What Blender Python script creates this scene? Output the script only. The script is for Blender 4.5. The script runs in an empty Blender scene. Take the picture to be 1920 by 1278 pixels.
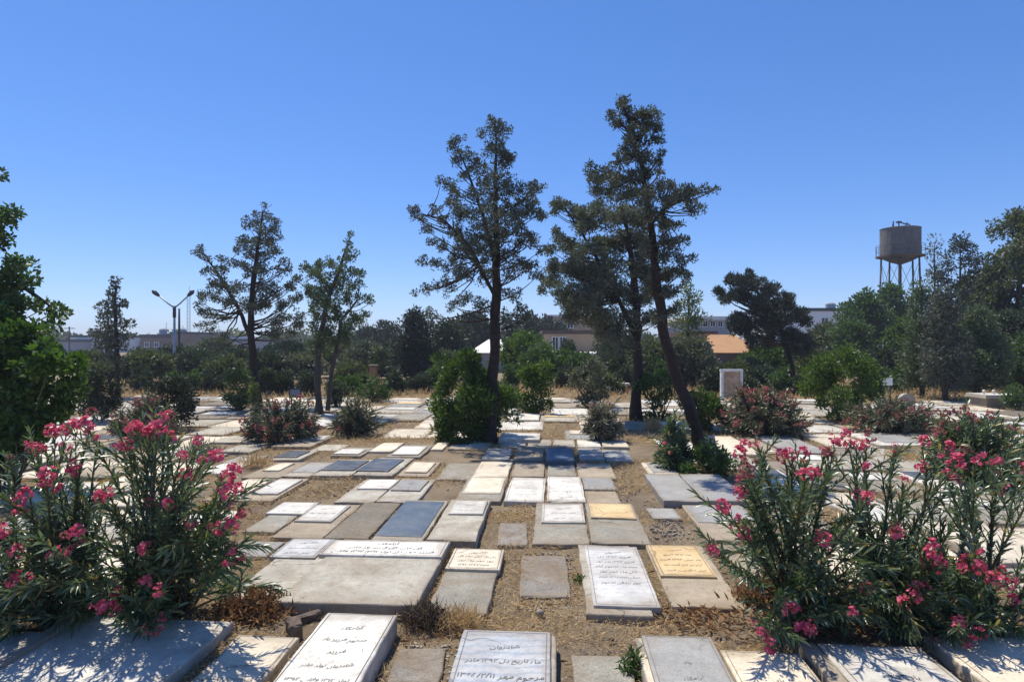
import bpy, bmesh, math, random
import numpy as np
from mathutils import Vector
random.seed(7); RNG = np.random.default_rng(7)
R = math.radians
F, H, CX, CY = 1200.0, 1.75, 960.0, 639.0          # lens (px of a 1920 px wide picture), eye height, picture centre
col = bpy.context.scene.collection

def W(px, py, Y):                                  # point seen at px,py standing Y metres away
    return np.array([(px-CX)/F*Y, Y, H-(py-CY)/F*Y])
def GP(px, py, z=0.0):                             # ground point (height z) seen at px,py
    Y = F*(H-z)/(py-CY)
    return np.array([(px-CX)/F*Y, Y, z])
def rnd(a, b): return random.uniform(a, b)
def unit(a):
    a = np.asarray(a, float); n = np.linalg.norm(a, axis=-1, keepdims=True); return a/np.maximum(n, 1e-9)

# ------------------------------------------------------------------ materials
MATS = {}
def new_mat(name):
    m = bpy.data.materials.new(name); m.use_nodes = True
    nt = m.node_tree; nt.nodes.clear()
    out = nt.nodes.new('ShaderNodeOutputMaterial')
    b = nt.nodes.new('ShaderNodeBsdfPrincipled')
    nt.links.new(b.outputs[0], out.inputs[0])
    MATS[name] = m
    return m, nt, b, out
def nd(nt, t, **kw):
    n = nt.nodes.new(t)
    for k, v in kw.items(): setattr(n, k, v)
    return n
def ramp(nt, fac, stops):
    r = nd(nt, 'ShaderNodeValToRGB'); e = r.color_ramp.elements
    while len(e) < len(stops): e.new(0.5)
    for i, (p, c) in enumerate(stops):
        e[i].position = p; e[i].color = (c[0], c[1], c[2], 1) if not isinstance(c, (int, float)) else (c, c, c, 1)
    nt.links.new(fac, r.inputs[0]); return r.outputs[0]
def ramp2(nt, v, lo, hi, amt):                        # amt below lo, nothing above hi
    m = nd(nt, 'ShaderNodeMapRange'); nt.links.new(v, m.inputs[0]); m.inputs[1].default_value = lo; m.inputs[2].default_value = hi; m.inputs[3].default_value = amt; m.inputs[4].default_value = 0
    return m.outputs[0]
def noise(nt, vec, scale, detail=4, rough=.55, dist=0.0):
    n = nd(nt, 'ShaderNodeTexNoise'); n.inputs['Scale'].default_value = scale; n.inputs['Detail'].default_value = detail
    n.inputs['Roughness'].default_value = rough; n.inputs['Distortion'].default_value = dist
    if vec is not None: nt.links.new(vec, n.inputs['Vector'])
    return n.outputs[0]
def mixc(nt, fac, a, b, mode='MIX'):
    m = nd(nt, 'ShaderNodeMix', data_type='RGBA', blend_type=mode)
    for s, v in ((m.inputs[0], fac), (m.inputs[6], a), (m.inputs[7], b)):
        if hasattr(v, 'is_output'): nt.links.new(v, s)
        elif isinstance(v, (int, float)): s.default_value = v
        else: s.default_value = (v[0], v[1], v[2], 1)
    return m.outputs[2]
def bump(nt, b, h, strength=.4, dist=.01):
    n = nd(nt, 'ShaderNodeBump'); n.inputs['Strength'].default_value = strength; n.inputs['Distance'].default_value = dist
    nt.links.new(h, n.inputs['Height']); nt.links.new(n.outputs[0], b.inputs['Normal'])

def stone(name, ca, cb, stain=(.23, .16, .09), stain_amt=.5, vein=0.0, veincol=(.3, .33, .38), rough=.6, speck=.25, bmp=.35, edge=.45):
    """cut stone: cloudy body, grain, optional veins, blotches of dirt with shapes of their own"""
    m, nt, b, out = new_mat(name)
    geo = nd(nt, 'ShaderNodeNewGeometry'); oi = nd(nt, 'ShaderNodeObjectInfo')
    add = nd(nt, 'ShaderNodeVectorMath', operation='MULTIPLY_ADD')
    cmb = nd(nt, 'ShaderNodeCombineXYZ'); nt.links.new(oi.outputs['Random'], cmb.inputs[2])
    nt.links.new(cmb.outputs[0], add.inputs[0]); add.inputs[1].default_value = (0, 0, 40); nt.links.new(geo.outputs['Position'], add.inputs[2])
    P = add.outputs[0]
    body = ramp(nt, noise(nt, P, 3.5, 5, .6), [(.3, ca), (.7, cb)])
    if vein:
        w = nd(nt, 'ShaderNodeTexWave', wave_type='BANDS', bands_direction='Y')
        w.inputs['Scale'].default_value = 4.5; w.inputs['Distortion'].default_value = 6; w.inputs['Detail'].default_value = 7; w.inputs['Detail Roughness'].default_value = .7; w.inputs['Detail Scale'].default_value = 1.6
        nt.links.new(P, w.inputs['Vector'])
        body = mixc(nt, ramp(nt, w.outputs[1], [(.55, 0), (.95, vein)]), body, veincol)
    val = nd(nt, 'ShaderNodeMapRange'); nt.links.new(oi.outputs['Random'], val.inputs[0]); val.inputs[3].default_value = .82; val.inputs[4].default_value = 1.08
    body = mixc(nt, 1.0, body, val.outputs[0], 'MULTIPLY')
    body = mixc(nt, speck, body, ramp(nt, noise(nt, P, 90, 3, .7), [(.34, .3), (.66, 1.3)]), 'MULTIPLY')
    # dirt: crust blotches and fine dust
    body = mixc(nt, ramp(nt, noise(nt, P, 2.1, 9, .72, .6), [(.44, 0), (.66, stain_amt)]), body, stain)
    body = mixc(nt, ramp(nt, noise(nt, P, 17, 7, .75), [(.5, 0), (.7, stain_amt*.75)]), body, (stain[0]*.6, stain[1]*.6, stain[2]*.6))
    tc = nd(nt, 'ShaderNodeTexCoord'); sp = nd(nt, 'ShaderNodeSeparateXYZ'); nt.links.new(tc.outputs['Generated'], sp.inputs[0])
    def fold(s):
        q = nd(nt, 'ShaderNodeMath', operation='PINGPONG'); nt.links.new(s, q.inputs[0]); q.inputs[1].default_value = .5; return q.outputs[0]
    mn = nd(nt, 'ShaderNodeMath', operation='MINIMUM'); nt.links.new(fold(sp.outputs[0]), mn.inputs[0]); nt.links.new(fold(sp.outputs[1]), mn.inputs[1])
    nz = nd(nt, 'ShaderNodeMath', operation='MULTIPLY_ADD'); nt.links.new(noise(nt, P, 7, 8, .75), nz.inputs[0]); nz.inputs[1].default_value = -.42; nt.links.new(mn.outputs[0], nz.inputs[2])
    body = mixc(nt, ramp2(nt, nz.outputs[0], -.17, -.09, edge), body, (.24, .185, .125))
    # hairline cracks
    v = nd(nt, 'ShaderNodeTexVoronoi', feature='DISTANCE_TO_EDGE'); v.inputs['Scale'].default_value = 1.3
    wv = nd(nt, 'ShaderNodeVectorMath', operation='MULTIPLY_ADD'); nt.links.new(P, wv.inputs[2])
    nn = nd(nt, 'ShaderNodeTexNoise'); nn.inputs['Scale'].default_value = 3; nt.links.new(P, nn.inputs['Vector'])
    nt.links.new(nn.outputs[1], wv.inputs[0]); wv.inputs[1].default_value = (.5, .5, .5); nt.links.new(wv.outputs[0], v.inputs['Vector'])
    crk = nd(nt, 'ShaderNodeMath', operation='MULTIPLY'); nt.links.new(ramp(nt, v.outputs[0], [(0, 1), (.012, 0)]), crk.inputs[0])
    nt.links.new(ramp(nt, noise(nt, P, .9, 1), [(.52, 0), (.6, .7)]), crk.inputs[1])
    body = mixc(nt, crk.outputs[0], body, (.07, .06, .05))
    nt.links.new(body, b.inputs['Base Color'])
    nt.links.new(ramp(nt, noise(nt, P, 9, 4), [(.3, rough-.12), (.7, min(1, rough+.2))]), b.inputs['Roughness'])
    b.inputs['Specular IOR Level'].default_value = .35
    bump(nt, b, noise(nt, P, 42, 6, .7), bmp, .006)
    return m
stone('white_marble', (.64, .62, .545), (.87, .84, .75), stain_amt=.4, rough=.5, speck=.12, bmp=.15)
stone('veined_marble', (0.54, 0.535, 0.5), (0.72, 0.705, 0.66), stain_amt=.4, vein=.22, veincol=(.36, .42, .5), rough=.45, speck=.15, bmp=.12)
stone('blue_marble', (0.44, 0.47, 0.49), (0.6, 0.61, 0.6), stain_amt=.35, vein=.5, veincol=(.28, .36, .46), rough=.45, speck=.2, bmp=.12)
stone('cream_stone', (.66, .575, .43), (.83, .745, .58), stain_amt=.4, rough=.6, speck=.2)
stone('yellow_travertine', (.64, .46, .22), (.78, .61, .34), stain_amt=.35, stain=(.4, .22, .08), rough=.6, speck=.25)
stone('grey_concrete', (0.265, 0.255, 0.21), (0.4, 0.38, 0.315), stain_amt=.6, rough=.8, speck=.55, bmp=.7)
stone('pale_concrete', (.385, .365, .305), (.57, .54, .45), stain_amt=.6, rough=.8, speck=.3, bmp=.5)
stone('tan_concrete', (0.34, 0.285, 0.21), (0.48, 0.41, 0.305), stain_amt=.5, rough=.85, speck=.35, bmp=.5)
stone('grey_stone', (0.3, 0.3, 0.285), (0.41, 0.41, 0.385), stain_amt=.3, rough=.6, speck=.3, bmp=.3)
stone('dark_granite', (.05, .065, .085), (.085, .11, .14), stain=(.3, .28, .25), stain_amt=.3, rough=.4, speck=.4, bmp=.1, edge=.12)
stone('slate_blue', (.065, .10, .145), (.10, .145, .2), stain=(.3, .3, .3), stain_amt=.25, rough=.5, speck=.5, bmp=.15, edge=.12)
stone('weathered_stone', (0.15, 0.138, 0.11), (0.255, 0.235, 0.19), stain_amt=.5, rough=.9, speck=.6, bmp=.9)
stone('broken_concrete', (.24, .22, .19), (.38, .35, .3), stain=(.2, .14, .08), stain_amt=.85, rough=.95, speck=.6, bmp=1.2)
stone('rusty_iron', (.055, .048, .045), (.10, .085, .075), stain=(.06, .052, .047), stain_amt=.6, rough=.8, speck=.3)

def plain(name, c, rough=.6, metal=0, var=.25, scale=6, bmp=0):
    m, nt, b, out = new_mat(name)
    geo = nd(nt, 'ShaderNodeNewGeometry')
    n = noise(nt, geo.outputs['Position'], scale, 6, .65)
    nt.links.new(ramp(nt, n, [(.25, tuple(x*(1-var) for x in c)), (.75, tuple(min(1, x*(1+var)) for x in c))]), b.inputs['Base Color'])
    b.inputs['Roughness'].default_value = rough; b.inputs['Metallic'].default_value = metal
    if bmp: bump(nt, b, noise(nt, geo.outputs['Position'], scale*6, 5), bmp, .01)
    return m
plain('engraving', (.085, .08, .074), .8)
plain('engraving_worn', (.16, .15, .135), .8)
plain('bark', (.036, .022, .017), .95, var=.65, scale=14, bmp=1.0)
plain('bark_grey', (.065, .054, .045), .95, var=.5, scale=16, bmp=1.0)
plain('stem_green', (.09, .085, .05), .8, var=.4, scale=20)
plain('stem_dry', (.3, .21, .12), .9, var=.4, scale=20)
plain('rubble_stone', (.30, .26, .2), .95, var=.4, scale=12, bmp=.8)
plain('pebble', (.36, .3, .24), .9, var=.4, scale=9)
plain('brick_brown', (.14, .105, .08), .95, var=.5, scale=25, bmp=.8)
plain('tank_metal', (.125, .12, .115), .8, .0, var=.35, scale=3)
plain('lamp_metal', (.33, .35, .36), .5, .3)
plain('dark_metal', (.04, .045, .055), .5, .2)
plain('plaster_white', (.78, .78, .77), .9, var=.08, scale=.6)
plain('plaster_grey', (.32, .33, .36), .9, var=.12, scale=.6)
plain('plaster_tan', (.46, .33, .2), .9, var=.15, scale=.8)
plain('brick_wall', (.21, .155, .125), .9, var=.2, scale=1.2)
plain('brick_dark', (.10, .07, .06), .9, var=.3, scale=2)
plain('roof_tin', (.42, .22, .085), .7, .0, var=.15, scale=2)
plain('roof_white', (.75, .72, .68), .7, var=.06, scale=1)
plain('roof_dark', (.06, .065, .08), .8)
plain('window_glass', (.02, .025, .035), .2)
plain('orange_wood', (.42, .2, .1), .8)
plain('sign_face', (.3, .31, .33), .5)
plain('sign_white', (.7, .7, .68), .5)
plain('poster_tan', (.44, .3, .2), .7, var=.5, scale=5)

def leafmat(name, ca, cb, trans=.35, rough=.5, tcol=None, spec=.4, dry=None, dry_amt=.0):
    m, nt, b, out = new_mat(name)
    geo = nd(nt, 'ShaderNodeNewGeometry')
    st = [(0, ca), (.6, cb)]
    if dry: st += [(1-dry_amt, cb), (min(1, 1-dry_amt+.02), dry)]
    c = ramp(nt, geo.outputs['Random Per Island'], st)
    nt.links.new(c, b.inputs['Base Color']); b.inputs['Roughness'].default_value = rough; b.inputs['Specular IOR Level'].default_value = spec
    t = nd(nt, 'ShaderNodeBsdfTranslucent')
    tc = mixc(nt, 1.0, c, tcol or (1.2, 1.35, .6), 'MULTIPLY'); nt.links.new(tc, t.inputs[0])
    mx = nd(nt, 'ShaderNodeMixShader'); mx.inputs[0].default_value = trans
    nt.links.new(b.outputs[0], mx.inputs[1]); nt.links.new(t.outputs[0], mx.inputs[2]); nt.links.new(mx.outputs[0], out.inputs[0])
    return m
leafmat('cypress_dark', (0.066, 0.082, 0.062), (0.115, 0.13, 0.098), .15, .7, dry=(.085, .055, .04), dry_amt=.12)
leafmat('cypress_grey', (0.09, 0.108, 0.08), (0.16, 0.175, 0.135), .2, .7, dry=(.11, .085, .06), dry_amt=.1)
leafmat('cypress_green', (0.066, 0.1, 0.05), (0.125, 0.16, 0.085), .25, .6)
leafmat('pine_black', (0.026, 0.036, 0.026), (0.05, 0.062, 0.044), .12, .7)
leafmat('leaf_bright', (.044, .084, .016), (.092, .145, .03), .42, .45)
leafmat('leaf_deep', (0.04, 0.078, 0.022), (0.078, 0.13, 0.038), .35, .45)
leafmat('leaf_bush', (0.03, 0.072, 0.012), (0.07, 0.128, 0.022), .38, .45)
leafmat('leaf_olive', (0.06, 0.08, 0.036), (0.115, 0.13, 0.062), .3, .55)
leafmat('leaf_black', (.017, .026, .013), (.034, .048, .022), .15, .6)
leafmat('leaf_dusty', (0.085, 0.095, 0.066), (0.15, 0.155, 0.108), .25, .6)
leafmat('leaf_lime', (.10, .13, .03), (.16, .18, .05), .3, .5)
leafmat('leaf_dark', (0.034, 0.05, 0.027), (0.066, 0.086, 0.045), .2, .6)  # darker green leaf colour, the same all over the plant
leafmat('oleander_leaf', (0.055, 0.095, 0.045), (0.13, 0.18, 0.095), .3, .32, spec=.7, dry=(.34, .25, .08), dry_amt=.07)
leafmat('oleander_far', (.065, .09, .048), (.145, .16, .105), .22, .4, spec=.5, dry=(.2, .13, .09), dry_amt=.2)
leafmat('oleander_pale', (.13, .145, .11), (.23, .225, .18), .25, .45, dry=(.3, .2, .16), dry_amt=.25)
leafmat('petal_pink', (.5, .03, .085), (.78, .2, .29), .38, .55, tcol=(1.1, .8, .9), spec=.2)
leafmat('petal_faded', (.27, .06, .06), (.44, .19, .17), .35, .6, tcol=(1.1, .8, .9), spec=.2)
leafmat('straw', (.34, .23, .105), (.64, .48, .26), .3, .8, tcol=(1, .9, .7), spec=.1)
leafmat('dead_leaf', (.13, .07, .035), (.3, .18, .09), .25, .8, tcol=(1, .8, .6), spec=.1)
leafmat('dead_twig', (.06, .042, .035), (.13, .09, .065), .1, .9, spec=.1)

def ground_mat():
    m, nt, b, out = new_mat('dry_soil')
    geo = nd(nt, 'ShaderNodeNewGeometry'); P = geo.outputs['Position']
    soil = ramp(nt, noise(nt, P, 1.4, 8, .65), [(.3, (.15, .115, .08)), (.52, (.235, .185, .13)), (.72, (.34, .285, .215))])
    straw = ramp(nt, noise(nt, P, 30, 5, .7, 1.5), [(.3, (.18, .13, .075)), (.7, (.40, .31, .19))])
    c = mixc(nt, ramp(nt, noise(nt, P, 1.1, 8, .75, .8), [(.44, 0), (.6, .85)]), soil, straw)
    c = mixc(nt, .7, c, ramp(nt, noise(nt, P, 120, 4, .8), [(.3, .45), (.7, 1.3)]), 'MULTIPLY')
    grit = nd(nt, 'ShaderNodeTexVoronoi'); grit.inputs['Scale'].default_value = 55; nt.links.new(P, grit.inputs['Vector'])
    c = mixc(nt, ramp(nt, grit.outputs[0], [(.1, .6), (.22, 0)]), c, (.42, .38, .33))
    nt.links.new(c, b.inputs['Base Color']); b.inputs['Roughness'].default_value = .95; b.inputs['Specular IOR Level'].default_value = .1
    bump(nt, b, noise(nt, P, 26, 8, .75), .9, .03)
ground_mat()

# ------------------------------------------------------------------ objects
def tag(o, label=None, cat=None, group=None, kind=None):
    if label: o['label'] = label
    if cat: o['category'] = cat
    if group: o['group'] = group
    if kind: o['kind'] = kind
    return o
def thing(name, label, cat, base, group=None):
    o = bpy.data.objects.new(name, None); o.empty_display_size = .2; col.objects.link(o)
    o.location = tuple(float(v) for v in base); return tag(o, label, cat, group)
def link_mesh(name, me, parent=None, loc=None):
    o = bpy.data.objects.new(name, me); col.objects.link(o)
    if parent is not None: o.parent = parent
    if loc is not None: o.location = tuple(float(v) for v in loc)
    return o
def raw_mesh(name, V, Fc, mat, smooth=False, base=(0, 0, 0)):
    V = np.asarray(V, float).reshape(-1, 3) - np.asarray(base, float)
    me = bpy.data.meshes.new(name)
    if isinstance(Fc, np.ndarray):
        n, k = Fc.shape
        me.vertices.add(len(V)); me.vertices.foreach_set('co', V.astype(np.float32).ravel())
        me.loops.add(n*k); me.loops.foreach_set('vertex_index', Fc.astype(np.int32).ravel())
        me.polygons.add(n); me.polygons.foreach_set('loop_start', (np.arange(n)*k).astype(np.int32))
        me.polygons.foreach_set('loop_total', np.full(n, k, np.int32)); me.update(calc_edges=True)
    else:
        me.from_pydata([tuple(v) for v in V], [], Fc); me.update()
    me.materials.append(MATS[mat])
    if smooth: me.polygons.foreach_set('use_smooth', [True]*len(me.polygons))
    return me
def pbase(parent):                                 # world place of a thing or part
    b = np.zeros(3)
    while parent is not None: b += np.array(parent.location); parent = parent.parent
    return b
def part(name, V, Fc, mat, parent, smooth=False):
    return link_mesh(name, raw_mesh(name, V, Fc, mat, smooth, pbase(parent)), parent)
def solo(name, V, Fc, mat, base, label, cat, group=None, smooth=False, kind=None):
    o = link_mesh(name, raw_mesh(name, V, Fc, mat, smooth, base), None, base)
    return tag(o, label, cat, group, kind)

class MB:                                          # collects boxes, tubes and lathes into one mesh
    def __init__(s): s.V = []; s.F = []
    def add(s, V, Fc):
        o = len(s.V); s.V += [tuple(float(c) for c in v) for v in V]; s.F += [tuple(int(i)+o for i in f) for f in Fc]
    def tube(s, pts, rad, seg=8, rough=0.0, cap=True):
        pts = [np.asarray(p, float) for p in pts]; n = len(pts); o = len(s.V); a = None
        for i, p in enumerate(pts):
            d = unit(pts[min(i+1, n-1)]-pts[max(i-1, 0)])
            if a is None: a = unit(np.cross(d, (0, 1, 0.1) if abs(d[1]) < .9 else (1, 0, 0)))
            a = unit(a-d*np.dot(a, d)); b = np.cross(d, a); r = rad[i] if hasattr(rad, '__len__') else rad
            for k in range(seg):
                t = 2*math.pi*k/seg; rr = r*(1+rough*(random.random()-.5)*2) if rough else r
                s.V.append(tuple(p+(a*math.cos(t)+b*math.sin(t))*rr))
        for i in range(n-1):
            for k in range(seg):
                k2 = (k+1) % seg; s.F.append((o+i*seg+k, o+i*seg+k2, o+(i+1)*seg+k2, o+(i+1)*seg+k))
        if cap:
            s.F.append(tuple(o+k for k in reversed(range(seg)))); s.F.append(tuple(o+(n-1)*seg+k for k in range(seg)))
    def box(s, c, size, rz=0.0, rx=0.0):
        hx, hy, hz = (v/2 for v in size); cs, sn = math.cos(rz), math.sin(rz); cx_, sx_ = math.cos(rx), math.sin(rx); V = []
        for z in (-hz, hz):
            for x, y in ((-hx, -hy), (hx, -hy), (hx, hy), (-hx, hy)):
                y2, z2 = y*cx_-z*sx_, y*sx_+z*cx_
                V.append((c[0]+x*cs-y2*sn, c[1]+x*sn+y2*cs, c[2]+z2))
        s.add(V, [(3, 2, 1, 0), (4, 5, 6, 7), (0, 1, 5, 4), (1, 2, 6, 5), (2, 3, 7, 6), (3, 0, 4, 7)])
    def lathe(s, c, prof, seg=24):
        o = len(s.V)
        for r, z in prof:
            for k in range(seg):
                t = 2*math.pi*k/seg; s.V.append((c[0]+r*math.cos(t), c[1]+r*math.sin(t), c[2]+z))
        for i in range(len(prof)-1):
            for k in range(seg):
                k2 = (k+1) % seg; s.F.append((o+i*seg+k, o+i*seg+k2, o+(i+1)*seg+k2, o+(i+1)*seg+k))
        s.F.append(tuple(o+k for k in reversed(range(seg)))); s.F.append(tuple(o+(len(prof)-1)*seg+k for k in range(seg)))
    def part(s, name, mat, parent, smooth=False): return part(name, s.V, s.F, mat, parent, smooth)
    def solo(s, name, mat, base, label, cat, group=None, smooth=False): return solo(name, s.V, s.F, mat, base, label, cat, group, smooth)

# ------------------------------------------------------------------ leaves (vectorised)
def rdirs(n): return unit(RNG.normal(size=(n, 3)))
def leaf_arrays(P, D, L, Wd, N=None, fold=False, droop=0.0):
    """P bases, D directions, L lengths, Wd widths -> vertices, faces (diamond, or a folded lance leaf)"""
    n = len(P); D = unit(D)
    if N is None: N = rdirs(n)
    S = unit(np.cross(D, N)); N = unit(np.cross(S, D)); L = np.broadcast_to(L, (n,))[:, None]; Wd = np.broadcast_to(Wd, (n,))[:, None]
    if not fold:
        V = np.stack([P, P+D*L*.5+S*Wd*.5, P+D*L, P+D*L*.5-S*Wd*.5], 1).reshape(-1, 3)
        Fc = np.arange(n*4).reshape(n, 4); return V, Fc
    dn = np.array([0, 0, -1.0])*L*droop
    m1, m2 = P+D*L*.3+dn*.1, P+D*L*.68+dn*.45
    V = np.stack([P, m1+S*Wd*.5+N*Wd*.12, m1, m1-S*Wd*.5+N*Wd*.12, m2+S*Wd*.42+N*Wd*.1, m2, m2-S*Wd*.42+N*Wd*.1, P+D*L+dn], 1).reshape(-1, 3)
    k = np.arange(n)[:, None]*8
    Fc = np.concatenate([k+np.array([[0, 2, 1, 0]]), k+np.array([[0, 3, 2, 0]])], 0)
    tri = np.concatenate([k+np.array([[0, 2, 1]]), k+np.array([[0, 3, 2]]), k+np.array([[1, 2, 5]]), k+np.array([[1, 5, 4]]), k+np.array([[2, 3, 6]]), k+np.array([[2, 6, 5]]),
                          k+np.array([[4, 5, 7]]), k+np.array([[5, 6, 7]])], 0)
    return V, tri
def clump_leaves(C, Rr, per, L, Wd, up=.35, squash=1.0, shell=.5):
    """leaf bases in balls round centres C (radii Rr), pointing outward"""
    C = np.asarray(C, float); n = len(C)*per
    d = rdirs(n); rr = RNG.uniform(shell, 1, n)**.6
    cc = np.repeat(C, per, 0); r3 = np.repeat(np.asarray(Rr, float), per)
    off = d*(rr*r3)[:, None]; off[:, 2] *= squash
    D = unit(d*.8+rdirs(n)*.7+np.array([0, 0, up]))
    return cc+off, D, RNG.uniform(.7, 1.25, n)*L, RNG.uniform(.8, 1.2, n)*Wd
DF = 1.75                                          # how full all crowns are
# ------------------------------------------------------------------ trees
def poly_at(pts, z):
    for a, b in zip(pts, pts[1:]):
        if a[2] <= z <= b[2]:
            t = (z-a[2])/max(1e-6, b[2]-a[2]); return a+(b-a)*t
    return pts[-1] if z > pts[-1][2] else pts[0]
def limb(mb, a, b, r0, r1, sag=.12, seg=5):
    L = np.linalg.norm(b-a); m1 = a+(b-a)*.35+np.array([rnd(-1, 1)*.05*L, rnd(-1, 1)*.05*L, -sag*L*.6]); m2 = a+(b-a)*.7+np.array([rnd(-1, 1)*.05*L, rnd(-1, 1)*.05*L, -sag*L*.5])
    mb.tube([a, m1, m2, b], [r0, r0*.7+r1*.3, r0*.4+r1*.6, r1], seg, 0, False)
def lobes_world(lobes, Y, sat=1.0, depth=.85):
    """lobes (px x, px y, px radius) seen on the photo -> a crown with real depth round the trunk's own distance"""
    k = Y/F; out = []
    for (x, y, r) in lobes:
        xs = [q[0] for q in lobes if abs(q[1]-y) < 42]; mid = (max(xs)+min(xs))/2; half = max(12, (max(xs)-min(xs))/2)
        dep = half*math.sqrt(max(.05, 1-min(1, abs(x-mid)/half)**2))*k*depth
        n = 1+int(sat+random.random())
        for j in range(n):
            dy = rnd(-1, 1)*dep; jx, jy = (0, 0) if j == 0 else (rnd(-r, r)*.8, rnd(-r, r)*.8)
            out.append((W(x+jx, y+jy, Y+dy)*1.0, r*k*(1 if j == 0 else rnd(.6, .9))))
    return out
def sprays(mb_out, lobes, rs, dens, per, L, Wd, up, squash=.85):
    C, Rr = [], []
    for c, r in lobes:
        n = max(1, int(DF*dens*(r/rs)**2+random.random()))
        for i in range(n):
            d = unit(RNG.normal(size=3))*r*random.random()**.45; d[2] *= squash
            C.append(c+d); Rr.append(rs*rnd(.7, 1.25))
    return clump_leaves(C, Rr, per, L, Wd, up, .85, .25)
def tree(name, label, cat, trunks, Y, lobes, mat, bark='bark', rs=.085, dens=1.3, per=34, L=.075, Wd=.03, up=.35, sat=1.0, depth=.85,
         group='trees of the cemetery', branch=.6, tz=None, world_lobes=None, br=.5, extra=None, fray=1.0):
    """trunks: list of [(px,py,radius px), ...] from the foot up"""
    tw = [[W(x, y, Y) for x, y, r in t] for t in trunks]; base = tw[0][0].copy(); base[2] = 0
    tw[0][0][2] = min(tw[0][0][2], -.05)
    root = thing(name, label, cat, base, group); mb = MB(); k = Y/F
    for t, p in zip(trunks, tw):
        pp, rr = [], []
        for i in range(len(p)-1):
            for s in np.linspace(0, 1, 5)[:-1]:
                pp.append(p[i]+(p[i+1]-p[i])*s+RNG.normal(size=3)*t[i][2]*k*.13); rr.append((t[i][2]+(t[i+1][2]-t[i][2])*s)*k)
        pp.append(p[-1]); rr.append(max(.004, t[-1][2]*k))
        if t is trunks[0]: rr[0] *= 1.5; rr[1] *= 1.15
        mb.tube(pp, rr, 10, .12)
    lw = world_lobes if world_lobes is not None else lobes_world(lobes, Y, sat, depth)
    main = tw[0]
    for c, r in lw:
        if random.random() < branch:
            cand = []
            for t in tw:
                h = np.linalg.norm((poly_at(t, c[2])-c)[:2]); a = poly_at(t, min(t[-1][2]-.02, max(t[0][2]+rnd(.3, .46)*(t[-1][2]-t[0][2]), c[2]-br*h*rnd(.6, 1.1)-.1))); cand.append((np.linalg.norm(a-c), a))
            dist, a = min(cand, key=lambda q: q[0])
            if dist > .12: limb(mb, a, c, min(.026, .005+.010*dist)*max(1, Y/14), .004*max(1, Y/14))
    mb.part('trunk', bark, root, True)
    P, D, l, w = sprays(None, [(q, r*fray) for q, r in lw], rs, dens, per, L, Wd, up)
    V, Fc = leaf_arrays(P, D, l, w)
    part('crown', V, Fc, mat, root)
    if extra: extra(root)
    return root

T1L = [(928,232,15),(942,248,17),(935,270,15),(900,252,9),(860,262,12),(852,278,9),(865,293,8),(857,302,8),(930,288,22),(948,305,15),(957,292,9),(890,305,18),(900,322,20),(936,332,24),(868,330,10),(826,345,11),(845,342,10),(858,358,12),(890,362,22),(930,372,24),(962,355,14),(1000,350,12),(1012,356,8),(986,366,16),(845,377,9),(818,392,9),(855,392,14),(882,402,20),(925,406,26),(962,396,22),(1000,390,18),(1016,402,10),(776,396,9),(786,412,10),(802,430,11),(832,416,10),(852,432,15),(886,442,24),(928,452,28),(966,432,20),(992,440,12),(806,452,9),(832,462,13),(862,472,18),(902,482,24),(942,482,24),(972,462,15),(1001,453,11),(1014,470,11),(796,487,9),(815,492,10),(842,502,14),(872,512,17),(912,522,18),(952,512,17),(976,500,13),(996,496,13),(1003,516,10),(826,532,11),(800,546,9),(781,549,7),(842,542,11),(808,588,12),(872,560,15),(902,572,14),(958,558,14),(974,576,11),(986,592,9),(945,592,12),(850,575,9)]
tree('cypress_tree', 'tall ragged dark conifer with a straight trunk rising out of the largest green shrub', 'tree',
     [[(919,828,13.5),(922,770,11.5),(928,650,10),(931,560,9.5),(932,480,6.5),(930,400,4.5),(929,320,3),(931,258,1.5)], [(931,500,5),(905,400,3.5),(880,330,2),(862,285,1)], [(931,560,4),(880,460,3),(830,410,2),(790,402,1)]],
     11.1, T1L, 'cypress_dark', rs=.046, dens=.62, per=24, L=.042, Wd=.019, up=.25, sat=1.5, fray=1.22)
T2L = [(1163,188,6),(1165,197,8),(1175,207,10),(1146,216,8),(1156,226,9),(1160,236,6),(1195,216,13),(1215,212,11),(1227,226,13),(1234,242,8),(1186,236,11),(1210,242,13),(1180,262,11),(1200,267,13),(1230,259,9),(1176,277,11),(1239,292,7),(1190,292,15),(1214,297,13),(1234,306,8),(1105,310,5),(1112,322,11),(1120,337,13),(1116,356,11),(1141,322,11),(1165,306,13),(1151,342,15),(1180,332,17),(1210,327,15),(1234,326,8),(1151,366,14),(1186,362,19),(1221,357,17),(1245,346,10),(1265,353,12),(1285,359,12),(1305,359,10),(1325,358,8),(1340,356,5),(1276,376,11),(1295,381,11),(1309,392,8),(1297,402,6),(1250,372,13),(1250,420,14),(1268,426,8),(1241,450,15),(1264,455,13),(1280,451,8),(1250,480,14),(1274,486,12),(1294,484,6),(1246,510,15),(1274,511,11),(1286,521,8),(1220,400,16),(1200,430,16),(1215,470,16),(1225,540,15),(1250,550,14),(1236,595,13),(1262,580,11)]
tree('leaning_cypress', 'tallest dark conifer, its trunk leaning strongly, one long branch reaching right', 'tree',
     [[(1326,880,14),(1315,845,13),(1290,762,11),(1262,690,10),(1246,630,9.5),(1236,560,9),(1228,500,8),(1216,400,5.5),(1205,320,4),(1186,240,2.5),(1164,188,1.5)], [(1220,420,4),(1265,372,3),(1310,362,1.5),(1340,357,.8)], [(1207,340,3),(1160,330,2),(1118,330,1)]],
     9.0, T2L, 'cypress_dark', rs=.046, dens=.88, per=24, L=.05, Wd=.017, up=.5, sat=1.8, fray=1.22)
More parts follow.
